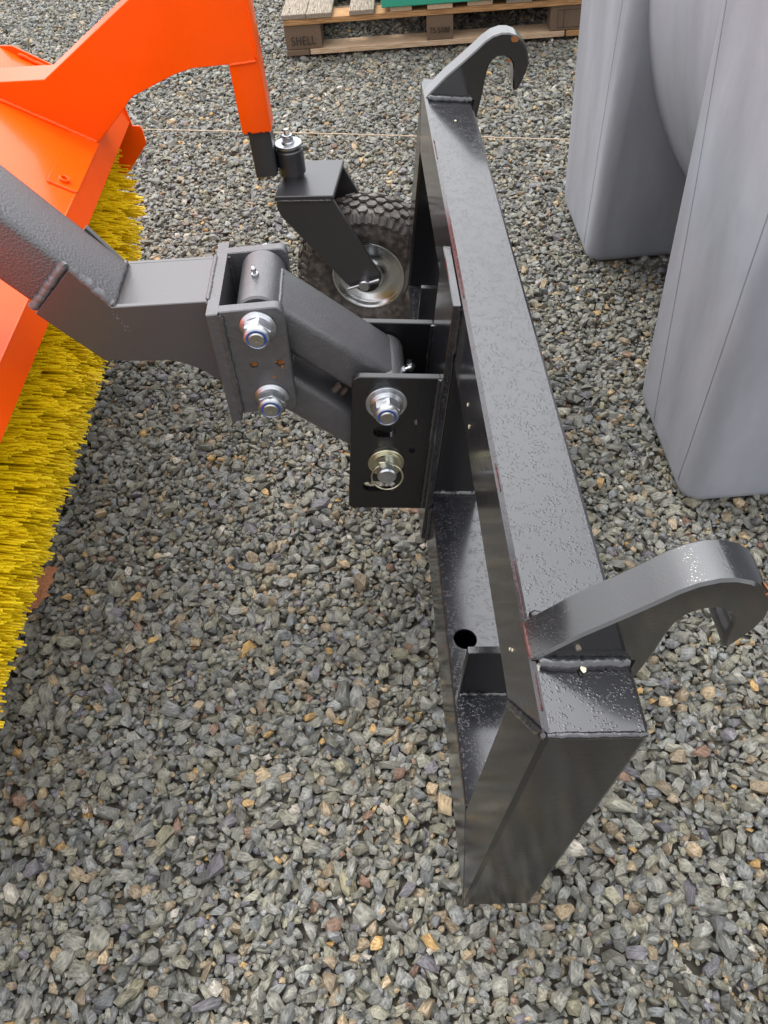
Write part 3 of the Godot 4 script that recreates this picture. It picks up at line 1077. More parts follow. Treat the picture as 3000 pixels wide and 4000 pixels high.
func build_linkage(S: Node3D) -> void:
	var grey: Material = M["grey enamel"]
	var smooth: Material = M["smooth grey enamel"]
	var Z := Vector3(0, 0, 1)
	var X := Vector3(1, 0, 0)
	var Y := Vector3.UP
	# left bracket
	var mb := MB.new()
	prism(mb, PackedVector2Array([Vector2(-0.2957, 0.5342), Vector2(-0.2785, 0.5347), Vector2(-0.2845, 0.333), Vector2(-0.3012, 0.3312)]), Vector3(0, 0, -0.668), X, Y, -Z, 0.199, 0.0015)
	var bp := part("bracket_base", mb, grey, S)
	for z in [-0.673, -0.831]:
		mb = MB.new()
		var hs := [circle(-0.2452, 0.4378, 0.0066, 12), circle(-0.2054, 0.4369, 0.0066, 12)]
		prism(mb, rpoly([Vector2(-0.2848, 0.3445), Vector2(-0.1932, 0.3455), Vector2(-0.1866, 0.5352), Vector2(-0.2788, 0.5345)], [0.0, 0.012, 0.012, 0.0], 4), Vector3(0, 0, z), X, Y, -Z, 0.018, 0.0015, hs)
		var pl := part("bracket_plate", mb, grey, S)
		bead(Vector3(-0.2775, 0.531, z + 0.0005), Vector3(-0.2835, 0.348, z + 0.0005), 0.0058, smooth, pl)
		if z > -0.7:
			for q in [[-0.2452, 0.4378], [-0.2054, 0.4369]]:
				mb = MB.new()
				lathe(mb, Vector3(q[0], q[1], z - 0.006), Z, [Vector2(0, 0.0065), Vector2(0.0008, 0.0065), Vector2(0.0008, 0)], 12)
				part("rusty_hole", mb, M["rust"], pl).position = Vector3.ZERO
			mb = MB.new()
			for q in [[-0.2035, 0.4303, 0.0022, 0.0045], [-0.2005, 0.4385, 0.003, 0.001], [-0.2185, 0.4115, 0.003, 0.0025], [-0.212, 0.4405, 0.0025, 0.0012]]:
				var sp := PackedVector2Array()
				for i in 8:
					sp.append(Vector2(q[0] + q[2] * cos(TAU * i / 8) * rng.randf_range(0.6, 1.1), q[1] + q[3] * sin(TAU * i / 8) * rng.randf_range(0.6, 1.1)))
				prism(mb, sp, Vector3(0, 0, z + 0.0005), X, Y, -Z, 0.0008)
			part("rust_stain", mb, M["rust"], pl).position = Vector3.ZERO
	# pivots
	var L1 := Vector3(-0.2265, 0.505, 0)
	var L2 := Vector3(-0.2295, 0.374, 0)
	var R1 := F(-0.0937, 0.3215, 0)
	var R2 := F(-0.0865, 0.189, 0)
	R1.z = 0; R2.z = 0
	lock_nut(L1 + Z * -0.673, S)
	lock_nut(L2 + Z * -0.673, S)
	lock_nut(R1 + Z * -0.673, S, 0.0265, 0.033)
	# bolt heads on the far side
	for q in [L1 + Z * -0.849, L2 + Z * -0.849]:
		mb = MB.new()
		lathe(mb, q, -Z, [Vector2(0, 0.0), Vector2(0, 0.0265), Vector2(0.003, 0.0265), Vector2(0.006, 0.021), Vector2(0.006, 0)], 28)
		prism(mb, hexpoly(0.038), q - Z * 0.006, X, Y, -Z, 0.014, 0.0015)
		part("bolt_head", mb, M["zinc"], S)
	# links
	var k := 0
	for pr in [[L1, R1], [L2, R2]]:
		var a: Vector3 = pr[0]
		var b: Vector3 = pr[1]
		var d := (b - a).normalized()
		var up := Z.cross(d).normalized()
		mb = MB.new()
		var len_ := a.distance_to(b)
		rbox(mb, (a + b) * 0.5 + Z * -0.757 - up * 0.001 + d * 0.009, Z, up, d, 0.112, 0.066, len_ - 0.008, 0.013, 0.001)
		var lk := part("link_arm", mb, grey, S)
		for e in [[a, -0.697, -0.827], [b, -0.689, -0.811]]:
			mb = MB.new()
			lathe(mb, e[0] + Z * e[2], Z, [Vector2(0, 0.0), Vector2(0, 0.031), Vector2(0.003, 0.034), Vector2(e[1] - e[2] - 0.003, 0.034), Vector2(e[1] - e[2], 0.031), Vector2(e[1] - e[2], 0.0)], 40)
			part("pivot_barrel", mb, grey, lk).position = Vector3.ZERO
		bead(a + up * 0.031 + d * 0.015 + Z * -0.71, a + up * 0.031 + d * 0.015 + Z * -0.80, 0.003, grey, lk)
		bead(b + up * 0.031 - d * -0.004 + Z * -0.71, b + up * 0.031 - d * -0.004 + Z * -0.80, 0.003, grey, lk)
		if k == 0:
			# grease nipples
			for g in [[a + Vector3(-0.002, 0.0335, -0.752), Vector3(-0.06, 1, 0.12)], [b + Vector3(0.030, 0.012, -0.735), Vector3(1, 0.35, 0.1)]]:
				var ax: Vector3 = g[1].normalized()
				mb = MB.new()
				prism(mb, hexpoly(0.010), g[0], ax.cross(Z).normalized(), ax.cross(ax.cross(Z)).normalized(), ax, 0.006, 0.0006)
				lathe(mb, g[0] + ax * 0.006, ax, [Vector2(0, 0.003), Vector2(0.004, 0.003), Vector2(0.0055, 0.0042), Vector2(0.009, 0.004), Vector2(0.011, 0.002), Vector2(0.011, 0)], 12)
				part("grease_nipple", mb, M["zinc"], lk).position = Vector3.ZERO
		else:
			for g in [[0.42, -0.73, 0.006, 0.05], [0.49, -0.735, 0.005, 0.046]]:
				mb = MB.new()
				weld(mb, a.lerp(b, g[0]) + up * 0.028 + Z * g[1], a.lerp(b, g[0]) + up * g[3] + Z * g[1], g[2])
				part("stop_lug", mb, M["rusty grey"], lk).position = Vector3.ZERO
		k += 1
	# lower right pin with linch ring
	mb = MB.new()
	var q := R2 + Z * -0.6725
	lathe(mb, q, Z, [Vector2(0, 0.0), Vector2(0, 0.031), Vector2(0.0035, 0.031), Vector2(0.0045, 0.0295), Vector2(0.0045, 0.026), Vector2(0.008, 0.0255), Vector2(0.0085, 0.0245), Vector2(0.0085, 0)], 32)
	var pw := part("pin_washer", mb, M["yellow zinc"], S)
	mb = MB.new()
	lathe(mb, q + Z * 0.008, Z, [Vector2(0, 0.0165), Vector2(0.026, 0.0165), Vector2(0.029, 0.0145), Vector2(0.029, 0)], 28)
	part("pin", mb, M["zinc"], pw).position = Vector3.ZERO
	mb = MB.new()
	rbox(mb, q + Vector3(-0.006, 0.0165, 0.018), X, Y, Z, 0.012, 0.013, 0.012, 0.002)
	lathe(mb, q + Vector3(0.006, -0.030, 0.018), Vector3(-0.2, 1, 0), [Vector2(0, 0.0), Vector2(0.001, 0.0042), Vector2(0.014, 0.0042), Vector2(0.014, 0)], 12)
	var pts := []
	for i in 28:
		var g := TAU * i / 28
		pts.append(q + Vector3(0.0265 * sin(g), -0.012 + 0.0265 * cos(g), 0.024 - 0.004 * cos(g)))
	sweep(mb, pts, 0.0017, 6, true)
	part("linch_ring", mb, M["yellow zinc"], pw).position = Vector3.ZERO
	# arm: welded box, then the square beam that climbs to the hood
	mb = MB.new()
	var ap := PackedVector2Array([Vector2(-0.2962, 0.5325), Vector2(-0.4365, 0.5365), Vector2(-0.4755, 0.602), Vector2(-0.5489, 0.5367), Vector2(-0.478, 0.4448), Vector2(-0.418, 0.4372), Vector2(-0.382, 0.4352), Vector2(-0.358, 0.4265), Vector2(-0.335, 0.4115), Vector2(-0.313, 0.388), Vector2(-0.3003, 0.3705)])
	prism(mb, PackedVector2Array([Vector2(-0.2962, 0.5322), Vector2(-0.45, 0.5360), Vector2(-0.50, 0.505), Vector2(-0.478, 0.446), Vector2(-0.418, 0.4382), Vector2(-0.382, 0.4362), Vector2(-0.358, 0.4275), Vector2(-0.335, 0.4125), Vector2(-0.313, 0.389), Vector2(-0.3003, 0.3715)]), Vector3(0, 0, -0.714), X, Y, -Z, 0.109, 0.0)
	var arm := part("arm", mb, smooth, S)
	for z in [-0.706, -0.8225]:
		mb = MB.new()
		prism(mb, ap, Vector3(0, 0, z), X, Y, -Z, 0.0085, 0.0012)
		part("cheek_plate", mb, smooth, arm).position = Vector3.ZERO
	bead(Vector3(-0.2965, 0.534, -0.709), Vector3(-0.2965, 0.534, -0.828), 0.0035, smooth, arm)
	bead(Vector3(-0.2985, 0.531, -0.7055), Vector3(-0.3035, 0.376, -0.7055), 0.0032, smooth, arm)
	# spatter and bare specks below the bend
	for i in 16:
		var t := i / 15.0
		mb = MB.new()
		var sp := PackedVector2Array()
		var cx := lerpf(-0.437, -0.423, t) + rng.randfn(0.0, 0.0022)
		var cy := lerpf(0.528, 0.492, t) + rng.randfn(0.0, 0.002)
		var sz := rng.randf_range(0.0006, 0.0019)
		for k2 in 7:
			sp.append(Vector2(cx + sz * cos(TAU * k2 / 7) * rng.randf_range(0.6, 1.2), cy + sz * sin(TAU * k2 / 7) * rng.randf_range(0.8, 1.6)))
		prism(mb, sp, Vector3(0, 0, -0.7055), X, Y, -Z, 0.001)
		part("paint_chip", mb, M["weld grey"], arm).position = Vector3.ZERO
	mb = MB.new()
	var bd := Vector3(-0.6, 0.8, 0).normalized()
	var bn := Vector3(0.8, 0.6, 0)
	var b0 := Vector3(-0.478, 0.6045, 0) - bn * 0.0475
	# the beam's lower end runs down behind the cover plate to the kink
	var s0 := b0 - bd * 0.078 + bn * 0.0
	rbox(mb, s0 + bd * 0.27 + Z * -0.7685, bn, Z, bd, 0.094, 0.107, 0.54, 0.011, 0.001)
	var beam := part("beam", mb, M["hammered grey enamel"], S)
	bead(Vector3(-0.4755, 0.6035, -0.7115) + bd * 0.007, Vector3(-0.5489, 0.5375, -0.7115) + bd * 0.006, 0.0072, M["weld grey"], beam)
	bead(Vector3(-0.476, 0.601, -0.7125), Vector3(-0.4365, 0.5385, -0.7125), 0.0072, M["weld grey"], beam)
	bead(Vector3(-0.4365, 0.5375, -0.708), Vector3(-0.4365, 0.5375, -0.829), 0.0045, smooth, beam)
	# foot of the beam on the hood, past the left of the picture
	mb = MB.new()
	rbox(mb, Vector3(-0.79, 0.79, -0.7685), X, Y, Z, 0.16, 0.32, 0.2, 0.01)
	part("hood_mount", mb, grey, S)

func build_hood(S: Node3D) -> void:
	var org: Material = M["orange enamel"]
	var Z := Vector3(0, 0, 1)
	var X := Vector3(1, 0, 0)
	var Y := Vector3.UP
	# sheet profile, 4 mm thick
	var outer := [Vector2(-0.575, 0.468), Vector2(-0.588, 0.514), Vector2(-0.89, 0.699), Vector2(-1.03, 0.699), Vector2(-1.2, 0.60), Vector2(-1.31, 0.45)]
	var poly := PackedVector2Array(outer)
	var inner := []
	for i in outer.size():
		var a: Vector2 = (outer[i] - outer[i - 1]).normalized() if i > 0 else (outer[1] - outer[0]).normalized()
		var b: Vector2 = (outer[i + 1] - outer[i]).normalized() if i < outer.size() - 1 else a
		var na := Vector2(-a.y, a.x)
		var nb := Vector2(-b.y, b.x)
		inner.append(outer[i] + (na + nb) * (0.004 / (1.0 + na.dot(nb))))
	inner.reverse()
	for q in inner: poly.append(q)
	var mb := MB.new()
	prism(mb, poly, Vector3(0, 0, 0.01), X, Y, -Z, 1.55, 0.0)
	var hood := part("hood", mb, org, S)
	# rounded fold line
	mb = MB.new()
	sweep(mb, [Vector3(-0.5897, 0.5133, 0.01), Vector3(-0.5897, 0.5133, -1.54)], 0.0022, 8)
	part("fold", mb, org, hood).position = Vector3.ZERO
	# doubler panel with its ridge of weld and boss
	var sl := Vector3(-0.177, 0.1085, 0).normalized()
	var sn := Vector3(0.1085, 0.177, 0).normalized()
	mb = MB.new()
	prism(mb, PackedVector2Array([Vector2(-0.002, -1.326), Vector2(-0.002, -1.127), Vector2(0.0005, -1.125), Vector2(0.052, -1.125), Vector2(0.052, -1.16), Vector2(0.0525, -1.326)]), Vector3(-0.588, 0.514, 0) + sn * 0.0002, sl, Z, sn, 0.0022, 0.0006)
	var dp := part("doubler_plate", mb, org, hood)
	dp.position = Vector3.ZERO
	bead(Vector3(-0.588, 0.514, -1.124) + sn * 0.001, Vector3(-0.588, 0.514, -1.124) + sl * 0.05 + sn * 0.001, 0.0035, org, hood)
	bead(Vector3(-0.588, 0.514, -1.124) + sl * 0.05 + sn * 0.001, Vector3(-0.588, 0.514, -1.155) + sl * 0.051 + sn * 0.001, 0.0018, org, hood)
	bead(Vector3(-0.59, 0.516, -1.3285) + sn * 0.002, Vector3(-0.75, 0.614, -1.3285) + sn * 0.002, 0.0042, org, hood)
	mb = MB.new()
	lathe(mb, Vector3(-0.6107, 0.5278, -1.1458) + sn * 0.0015, sn, [Vector2(0, 0.0105), Vector2(0.006, 0.01), Vector2(0.007, 0.0085), Vector2(0.0065, 0.0055), Vector2(0.001, 0.005), Vector2(0.001, 0)], 20)
	part("boss", mb, org, hood).position = Vector3.ZERO
	# side plates
	var ear := [Vector2(-1.31, 0.45), Vector2(-1.2, 0.61), Vector2(-1.03, 0.71), Vector2(-0.89, 0.71), Vector2(-0.80, 0.6415), Vector2(-0.79, 0.641), Vector2(-0.7675, 0.6387), Vector2(-0.698, 0.5955), Vector2(-0.578, 0.521), Vector2(-0.572, 0.4600), Vector2(-0.5575, 0.4580), Vector2(-0.5530, 0.4500), Vector2(-0.5527, 0.4187), Vector2(-0.6097, 0.3592), Vector2(-0.6673, 0.3309), Vector2(-0.82, 0.27), Vector2(-1.1, 0.27)]
	for z in [-1.5405, 0.0155]:
		mb = MB.new()
		prism(mb, PackedVector2Array(ear), Vector3(0, 0, z), X, Y, -Z, 0.005, 0.0008)
		part("side_plate", mb, org, S)
	bead(Vector3(-0.60, 0.525, -1.537), Vector3(-0.76, 0.624, -1.537), 0.0045, org, hood)
	bead(Vector3(-0.5875, 0.51, -1.538), Vector3(-0.577, 0.474, -1.538), 0.003, org, hood)
	# gooseneck and its post
	mb = MB.new()
	var gp := PackedVector2Array([Vector2(-0.797, 0.6435), Vector2(-0.731, 0.6425), Vector2(-0.648, 0.6395), Vector2(-0.453, 0.754), Vector2(-0.374, 0.800), Vector2(-0.2465, 0.800), Vector2(-0.2465, 0.640), Vector2(-0.2495, 0.6365), Vector2(-0.2974, 0.6345), Vector2(-0.371, 0.634), Vector2(-0.405, 0.626), Vector2(-0.44, 0.614), Vector2(-0.492, 0.5955), Vector2(-0.503, 0.588), Vector2(-0.515, 0.5755), Vector2(-0.587, 0.5155), Vector2(-0.746, 0.6125), Vector2(-0.785, 0.6365)])
	prism(mb, gp, Vector3(0, 0, -1.3305), X, Y, -Z, 0.0755, 0.0012)
	part("gooseneck", mb, org, S)
	mb = MB.new()
	rbox(mb, Vector3(-0.271, 0.656, -1.367), X, Z, Y, 0.0592, 0.068, 0.308, 0.006)
	var post := part("caster_post", mb, org, S)
	bead(Vector3(-0.2445, 0.79, -1.331), Vector3(-0.2445, 0.641, -1.331), 0.003, org, post)
	bead(Vector3(-0.247, 0.636, -1.3315), Vector3(-0.298, 0.6335, -1.3315), 0.0028, org, post)
	mb = MB.new()
	rbox(mb, Vector3(-0.268, 0.51, -1.367), X, Z, Y, 0.045, 0.056, 0.2, 0.005)
	part("caster_stem", mb, M["caster grey enamel"], S)
	# chipped orange on the stem's edge
	mb = MB.new()
	rbox(mb, Vector3(-0.271, 0.5027, -1.3326), X, Y, Z, 0.054, 0.0016, 0.001, 0.0)
	for i in 13:
		var xx := (-0.2945 + 0.012 * rng.randf()) if i < 5 else (-0.268 + 0.022 * rng.randf())
		var hgt := 0.002 + 0.006 * rng.randf() * rng.randf()
		var slant := rng.randf_range(-0.6, 0.6)
		rbox(mb, Vector3(xx, 0.5035 + hgt * 0.5, -1.3327 - 0.0001 * i), (X + Y * slant).normalized(), (Y - X * slant).normalized(), Z, rng.randf_range(0.001, 0.0045), hgt, 0.001, 0.0)
	part("paint_scuff", mb, M["stencil ink"], post).position = Vector3.ZERO

func build_caster(S: Node3D) -> void:
	var dk: Material = M["caster grey enamel"]
	var Y := Vector3.UP
	var yaw := 0.145
	var u := Vector3(cos(yaw), 0, sin(yaw))
	var w := Vector3(sin(yaw), 0, -cos(yaw))
	var o := Vector3(-0.2545, 0, -1.2995)
	var at := func(s: float, y: float, d: float) -> Vector3: return o + u * s + Vector3(0, y, 0) + w * d
	var mb := MB.new()
	prism(mb, PackedVector2Array([Vector2(0, -0.002), Vector2(0.1235, -0.002), Vector2(0.1235, 0.1595), Vector2(0.0, 0.1595)]), at.call(0.0, 0.3885, 0.0), u, w, -Y, 0.011, 0.0015)
	var ft := part("fork_top", mb, dk, S)
	for d in [0.0, 0.148]:
		mb = MB.new()
		var fp := rpoly([Vector2(0.002, 0.3772), Vector2(0.122, 0.3772), Vector2(0.2085, 0.198), Vector2(0.206, 0.178), Vector2(0.139, 0.1695), Vector2(0.128, 0.180), Vector2(0.008, 0.341), Vector2(0.001, 0.359)], [0, 0, 0.008, 0.012, 0.004, 0.004, 0.006, 0.004], 3)
		prism(mb, fp, at.call(0, 0, d), u, Y, w, 0.0095, 0.0012)
		part("fork_leg", mb, dk, S)
	bead(at.call(0.004, 0.3775, -0.0005), at.call(0.12, 0.3775, -0.0005), 0.0028, dk, ft)
	# pivot housing
	var pc := Vector3(-0.2175, 0, -1.381)
	mb = MB.new()
	lathe(mb, pc + Y * 0.3886, Y, [Vector2(0, 0.024), Vector2(0.009, 0.024), Vector2(0.009, 0.0275), Vector2(0.0105, 0.0285), Vector2(0.058, 0.0285), Vector2(0.0605, 0.0265), Vector2(0.0605, 0.0255), Vector2(0.066, 0.0255), Vector2(0.066, 0)], 36)
	part("pivot_housing", mb, dk, S)
	mb = MB.new()
	var z0 := pc + Y * 0.4548
	lathe(mb, z0, Y, [Vector2(0, 0.0), Vector2(0, 0.0285), Vector2(0.005, 0.0285), Vector2(0.006, 0.0275), Vector2(0.006, 0)], 36)
	var pw := part("washer", mb, M["zinc"], S)
	mb = MB.new()
	lathe(mb, z0 + Y * 0.006, Y, [Vector2(0, 0.0142), Vector2(0.002, 0.0142), Vector2(0.004, 0.0125), Vector2(0.004, 0)], 24)
	prism(mb, hexpoly(0.0215), z0 + Y * 0.009, Vector3(1, 0, 0), Vector3(0, 0, 1), Y, 0.0095, 0.0008)
	lathe(mb, z0 + Y * 0.0185, Y, [Vector2(0, 0.0112), Vector2(0.0035, 0.0105), Vector2(0.0045, 0.008), Vector2(0.0045, 0.006)], 20)
	part("nut", mb, M["zinc"], pw).position = Vector3.ZERO
	mb = MB.new()
	var stud := [Vector2(0.018, 0.0066)]
	for i in 7:
		stud.append(Vector2(0.019 + i * 0.0018, 0.0068)); stud.append(Vector2(0.0199 + i * 0.0018, 0.0060))
	stud.append(Vector2(0.033, 0.0055)); stud.append(Vector2(0.033, 0))
	lathe(mb, z0, Y, stud, 16)
	part("stud", mb, M["bolt end steel"], pw).position = Vector3.ZERO

	# wheel: everything about its own axle
	var wc: Vector3 = Vector3(-0.0715, 0.166, -1.3625)
	var wheel_mb := MB.new()
	lathe(wheel_mb, wc - w * 0.052, w, [Vector2(0, 0.0), Vector2(0, 0.015), Vector2(0.104, 0.015), Vector2(0.104, 0)], 20)
	var wheel := part("caster_wheel", wheel_mb, M["zinc"], S)
	var tp := [Vector2(-0.030, 0.082), Vector2(-0.043, 0.086), Vector2(-0.050, 0.095), Vector2(-0.053, 0.108), Vector2(-0.053, 0.122), Vector2(-0.0505, 0.1335), Vector2(-0.0512, 0.1345), Vector2(-0.0512, 0.138), Vector2(-0.049, 0.1395), Vector2(-0.044, 0.150), Vector2(-0.036, 0.1565), Vector2(-0.02, 0.1605), Vector2(0, 0.162)]
	for i in range(tp.size() - 2, -1, -1):
		tp.append(Vector2(-tp[i].x, tp[i].y))
	mb = MB.new()
	lathe(mb, wc, w, tp, 64, true)
	part("tyre", mb, M["rubber"], wheel).position = Vector3.ZERO
	# tread: rows of six sided lugs, bars on the shoulders; one mesh of each, turned round the axle
	var lug := MB.new()
	var hp := PackedVector2Array([Vector2(-0.0145, 0.0), Vector2(-0.0075, 0.0088), Vector2(0.0075, 0.0088), Vector2(0.0145, 0.0), Vector2(0.0075, -0.0088), Vector2(-0.0075, -0.0088)])
	prism(lug, hp, Vector3.ZERO, Vector3(1, 0, 0), Vector3(0, 0, 1), Vector3(0, 1, 0), 0.0062, 0.0007)
	for i in lug.v.size(): lug.v[i] *= Vector3(0.86, 1.0, 0.86)
	var lug_mesh := lug.mesh()
	var bar := MB.new()
	rbox(bar, Vector3(0, 0.0, 0), Vector3(1, 0, 0), Vector3(0, 1, 0), Vector3(0, 0, 1), 0.0085, 0.008, 0.0215, 0.0012)
	var bar_mesh := bar.mesh()
	var steps := 28
	for row in [[-0.0345, 0.1555, 0.30, 0.0], [-0.0172, 0.1592, 0.12, 0.5], [0.0, 0.1602, 0.0, 0.0], [0.0172, 0.1592, -0.12, 0.5], [0.0345, 0.1555, -0.30, 0.0]]:
		for i in steps:
			var g: float = TAU * (i + row[3]) / steps
			var rd := Vector3.UP * cos(g) + u * sin(g)
			var tg := -Vector3.UP * sin(g) + u * cos(g)
			var lean: float = row[2]
			var nrm := (rd * cos(lean) - w * sin(lean)).normalized()
			var ax := (w * cos(lean) + rd * sin(lean)).normalized()
			var l := part_mesh("tread_lug", lug_mesh, M["rubber"], wheel)
			l.transform = Transform3D(Basis(tg, nrm, ax), wc + w * row[0] + rd * (row[1] + 0.003))
	for side in [-1.0, 1.0]:
		if side > 0: continue
		for i in 56:
			var g: float = TAU * (i + 0.0) / 56.0
			var rd := Vector3.UP * cos(g) + u * sin(g)
			var tg := -Vector3.UP * sin(g) + u * cos(g)
			var out: Vector3 = (w * side * 0.86 + rd * 0.5).normalized()
			var l := part_mesh("shoulder_bar", bar_mesh, M["rubber"], wheel)
			l.transform = Transform3D(Basis(tg, out, tg.cross(out)), wc + w * side * 0.0445 + rd * 0.1475)
	# pressed steel rim
	mb = MB.new()
	lathe(mb, wc, w, [Vector2(-0.030, 0.079), Vector2(-0.034, 0.084), Vector2(-0.039, 0.0855), Vector2(-0.041, 0.083), Vector2(-0.040, 0.079), Vector2(-0.033, 0.0755), Vector2(-0.029, 0.072), Vector2(-0.027, 0.066), Vector2(-0.0235, 0.06), Vector2(-0.0205, 0.05), Vector2(-0.021, 0.04), Vector2(-0.026, 0.031), Vector2(-0.031, 0.0265), Vector2(-0.044, 0.025), Vector2(-0.046, 0.022), Vector2(-0.046, 0.0)], 56, true)
	lathe(mb, wc, w, [Vector2(0.030, 0.079), Vector2(0.041, 0.083), Vector2(0.033, 0.0755), Vector2(0.02, 0.05), Vector2(0.046, 0.022), Vector2(0.046, 0)], 40, true)
	part("rim", mb, M["rim zinc"] if M.has("rim zinc") else M["zinc"], wheel).position = Vector3.ZERO
	# axle, spacer disc and split pin
	var ac: Vector3 = at.call(0.1725, 0.1865, 0.0)
	mb = MB.new()
	lathe(mb, ac - Y * 0.006 + w * 0.0105, w, [Vector2(0, 0.0), Vector2(0, 0.0295), Vector2(0.006, 0.0295), Vector2(0.006, 0)], 28)
	part("spacer_disc", mb, M["black enamel"], wheel).position = Vector3.ZERO
	mb = MB.new()
	lathe(mb, ac + w * 0.19, -w, [Vector2(0, 0), Vector2(0, 0.0125), Vector2(0.2105, 0.0125), Vector2(0.213, 0.0105), Vector2(0.213, 0)], 24)
	var axle := part("axle", mb, M["zinc"], S)
	mb = MB.new()
	var c := ac - w * 0.0125
	var pd := (u * 0.955 + Y * 0.29).normalized()
	sweep(mb, [c - pd * 0.041, c - pd * 0.015, c, c + pd * 0.015, c + pd * 0.031, c + pd * 0.035], [0.0032, 0.0035, 0.0035, 0.0036, 0.0045, 0.0036], 8)
	part("split_pin", mb, M["zinc"], axle).position = Vector3.ZERO

func build_brush(S: Node3D) -> void:
	var ax := Vector3(-0.952, 0.332, 0)
	var mb := MB.new()
	lathe(mb, ax + Vector3(0, 0, -1.535), Vector3(0, 0, 1), [Vector2(0, 0), Vector2(0, 0.1), Vector2(1.545, 0.1), Vector2(1.545, 0)], 32)
	var brush := part("brush", mb, M["black enamel"], S)
	var r := RandomNumberGenerator.new()
	r.seed = 9
	# one strand, a little bowed, of unit length along x
	var st := MB.new()
	var bow := []
	for i in 4:
		var t := i / 3.0
		bow.append(Vector3(0.32 + 0.68 * t, -0.03 * t * t, 0.0))
	sweep(st, bow, [1.0, 1.0, 1.0, 1.0], 5)
	# radius 1.0 is scaled down across the strand
	for i in st.v.size():
		var p: Vector3 = st.v[i]
		var t := clampf((p.x - 0.32) / 0.68, 0.0, 1.0)
		var tt: float = roundf(t * 3.0) / 3.0
		st.v[i] = Vector3(0.32 + 0.68 * tt, -0.03 * tt * tt, 0.0) + (p - Vector3(0.32 + 0.68 * tt, -0.03 * tt * tt, 0.0)) * 0.0056
	var strand := st.mesh()
	var pitch := 0.0362
	for k in 42:
		var zc := -1.522 + pitch * k
		var near := zc < -0.25
		var wob := r.randf_range(-0.008, 0.006)
		var phase := r.randf_range(0, TAU)
		var xf := []
		var tint := []
		var lo := -0.8
		var hi := 0.36
		var rows := 10 if near else 8
		for q in rows:
			for lane in 3:
				# each tuft ends on the brush's round; worn bristles lie nearer to level than to the radius
				var ta: float = lo + (hi - lo) * (q + 1.5 * r.randf()) / rows
				var tz := zc + pitch * ((lane + r.randf()) / 3.0 - 0.5) * 0.92
				var reach := 0.342 + wob + r.randf_range(-0.008, 0.006)
				var swing := r.randfn(0.0, 0.03) + 0.035 * sin(phase + ta * 4.0)
				var lie := ta * 0.42 - 0.15 + r.randfn(0.0, 0.03)
				var tone := r.randf_range(0.95, 1.0)
				for b in 10:
					var a := ta + r.randfn(0.0, 0.016)
					var rr := reach + r.randfn(0.0, 0.007)
					var tip := ax + Vector3(cos(a) * rr, sin(a) * rr, tz + r.randfn(0.0, 0.006))
					var g := lie + r.randfn(0.0, 0.006)
					var dirx := Vector3(cos(g), sin(g), swing + r.randfn(0.0, 0.004)).normalized()
					var up := Vector3(-sin(g), cos(g), 0)
					var zz := dirx.cross(up).normalized()
					up = zz.cross(dirx).normalized()
					# the strand mesh runs from 0.32 to 1.0 along x
					var len_ := 0.34
					xf.append(Transform3D(Basis(dirx * len_, up * 0.30, zz * 0.30), tip - dirx * len_ + up * 0.009))
					var tn := minf(1.0, tone * r.randf_range(0.94, 1.05))
					tint.append(Color(tn, tn * r.randf_range(0.96, 1.02), tn))
		var mm := MultiMesh.new()
		mm.transform_format = MultiMesh.TRANSFORM_3D
		mm.use_colors = true
		mm.mesh = strand
		mm.instance_count = xf.size()
		for i in xf.size():
			mm.set_instance_transform(i, xf[i])
			mm.set_instance_color(i, tint[i])
		var o := MultiMeshInstance3D.new()
		o.multimesh = mm
		o.material_override = M["bristle yellow"]
		o.name = "brush_ring"
		brush.add_child(o, true)
		tag(o, "", "", "", "stuff")

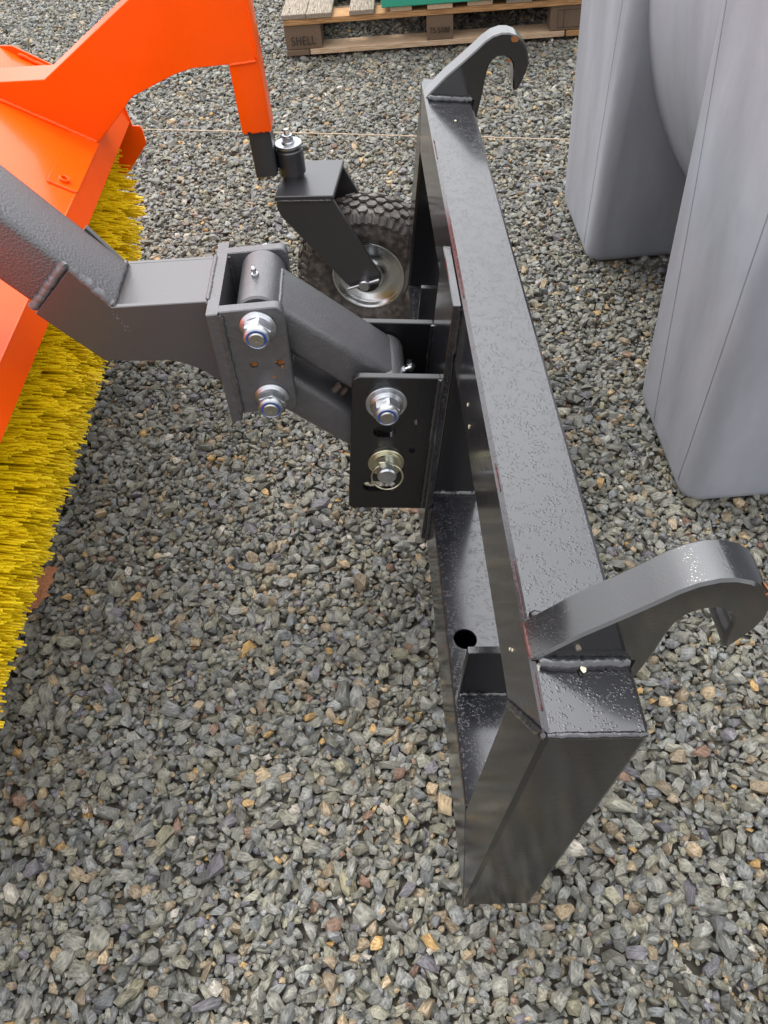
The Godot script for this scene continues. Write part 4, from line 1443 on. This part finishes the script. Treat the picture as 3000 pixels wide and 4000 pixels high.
# ---------------------------------------------------------------- string, leaf
func build_small() -> void:
	# string lying across the gravel
	var mb := MB.new()
	var way := [Vector3(-0.8587, 0.02, -2.6324), Vector3(-0.7193, 0.02, -2.5967), Vector3(-0.38, 0.018, -2.5096), Vector3(0.0991, 0.02, -2.3749), Vector3(0.3043, 0.02, -2.3234), Vector3(0.5619, 0.022, -2.2461), Vector3(0.86, 0.02, -2.16)]
	var cv := Curve3D.new()
	for p in way: cv.add_point(p)
	var pts := []
	var l := cv.get_baked_length()
	for i in 140:
		var p := cv.sample_baked(l * i / 139.0)
		pts.append(p + Vector3(rng.randf_range(-0.0012, 0.0012), rng.randf_range(-0.001, 0.001), rng.randf_range(-0.001, 0.001)))
	sweep(mb, pts, 0.0021, 5)
	var st := MeshInstance3D.new()
	st.mesh = mb.mesh()
	st.material_override = M["twine"]
	st.name = "string"
	add_child(st)
	tag(st, "thin tan string stretched across the gravel behind the frame", "string")

	# oak leaf
	var lf := rooted(thing("oak_leaf", Vector3(-0.735, 0.012, -0.605), "brown lobed oak leaf lying under the tips of the yellow bristles", "leaf"))
	mb = MB.new()
	var side := [Vector2(0.0, 0.056), Vector2(0.006, 0.043), Vector2(0.014, 0.049), Vector2(0.012, 0.032), Vector2(0.016, 0.021), Vector2(0.028, 0.022), Vector2(0.019, 0.009), Vector2(0.018, -0.004), Vector2(0.032, -0.01), Vector2(0.017, -0.017), Vector2(0.013, -0.027), Vector2(0.017, -0.038), Vector2(0.006, -0.034), Vector2(0.0, -0.048)]
	var yaw := 0.35
	var U := Vector3(cos(yaw), 0.1, sin(yaw)).normalized()
	var V := Vector3(sin(yaw), 0.12, -cos(yaw)).normalized()
	var N := U.cross(V).normalized()
	if N.y < 0: N = -N
	var c0 := Vector3(-0.722, 0.017, -0.605)
	for sd in [-1.0, 1.0]:
		for i in side.size() - 1:
			var a: Vector2 = side[i]
			var b: Vector2 = side[i + 1]
			var lift := func(q: Vector2) -> Vector3: return c0 + U * q.x * sd + V * q.y + N * (0.009 * absf(q.x) / 0.03 + 0.004 * sin(q.y * 60.0))
			var m0 := Vector2(0, a.y)
			var m1 := Vector2(0, b.y)
			for t in [0.0, -0.0006]:
				var off: Vector3 = N * t
				mb.quad(lift.call(m0) + off, lift.call(a) + off, lift.call(b) + off, lift.call(m1) + off, N if t == 0.0 else -N)
	part("blade", mb, M["leaf brown"], lf)
	mb = MB.new()
	sweep(mb, [c0 + V * -0.062 + N * 0.004, c0 + V * -0.04 + N * 0.001, c0 + N * 0.001, c0 + V * 0.045 + N * 0.001], [0.0013, 0.0012, 0.001, 0.0005], 5)
	part("stalk", mb, M["leaf brown"], lf)
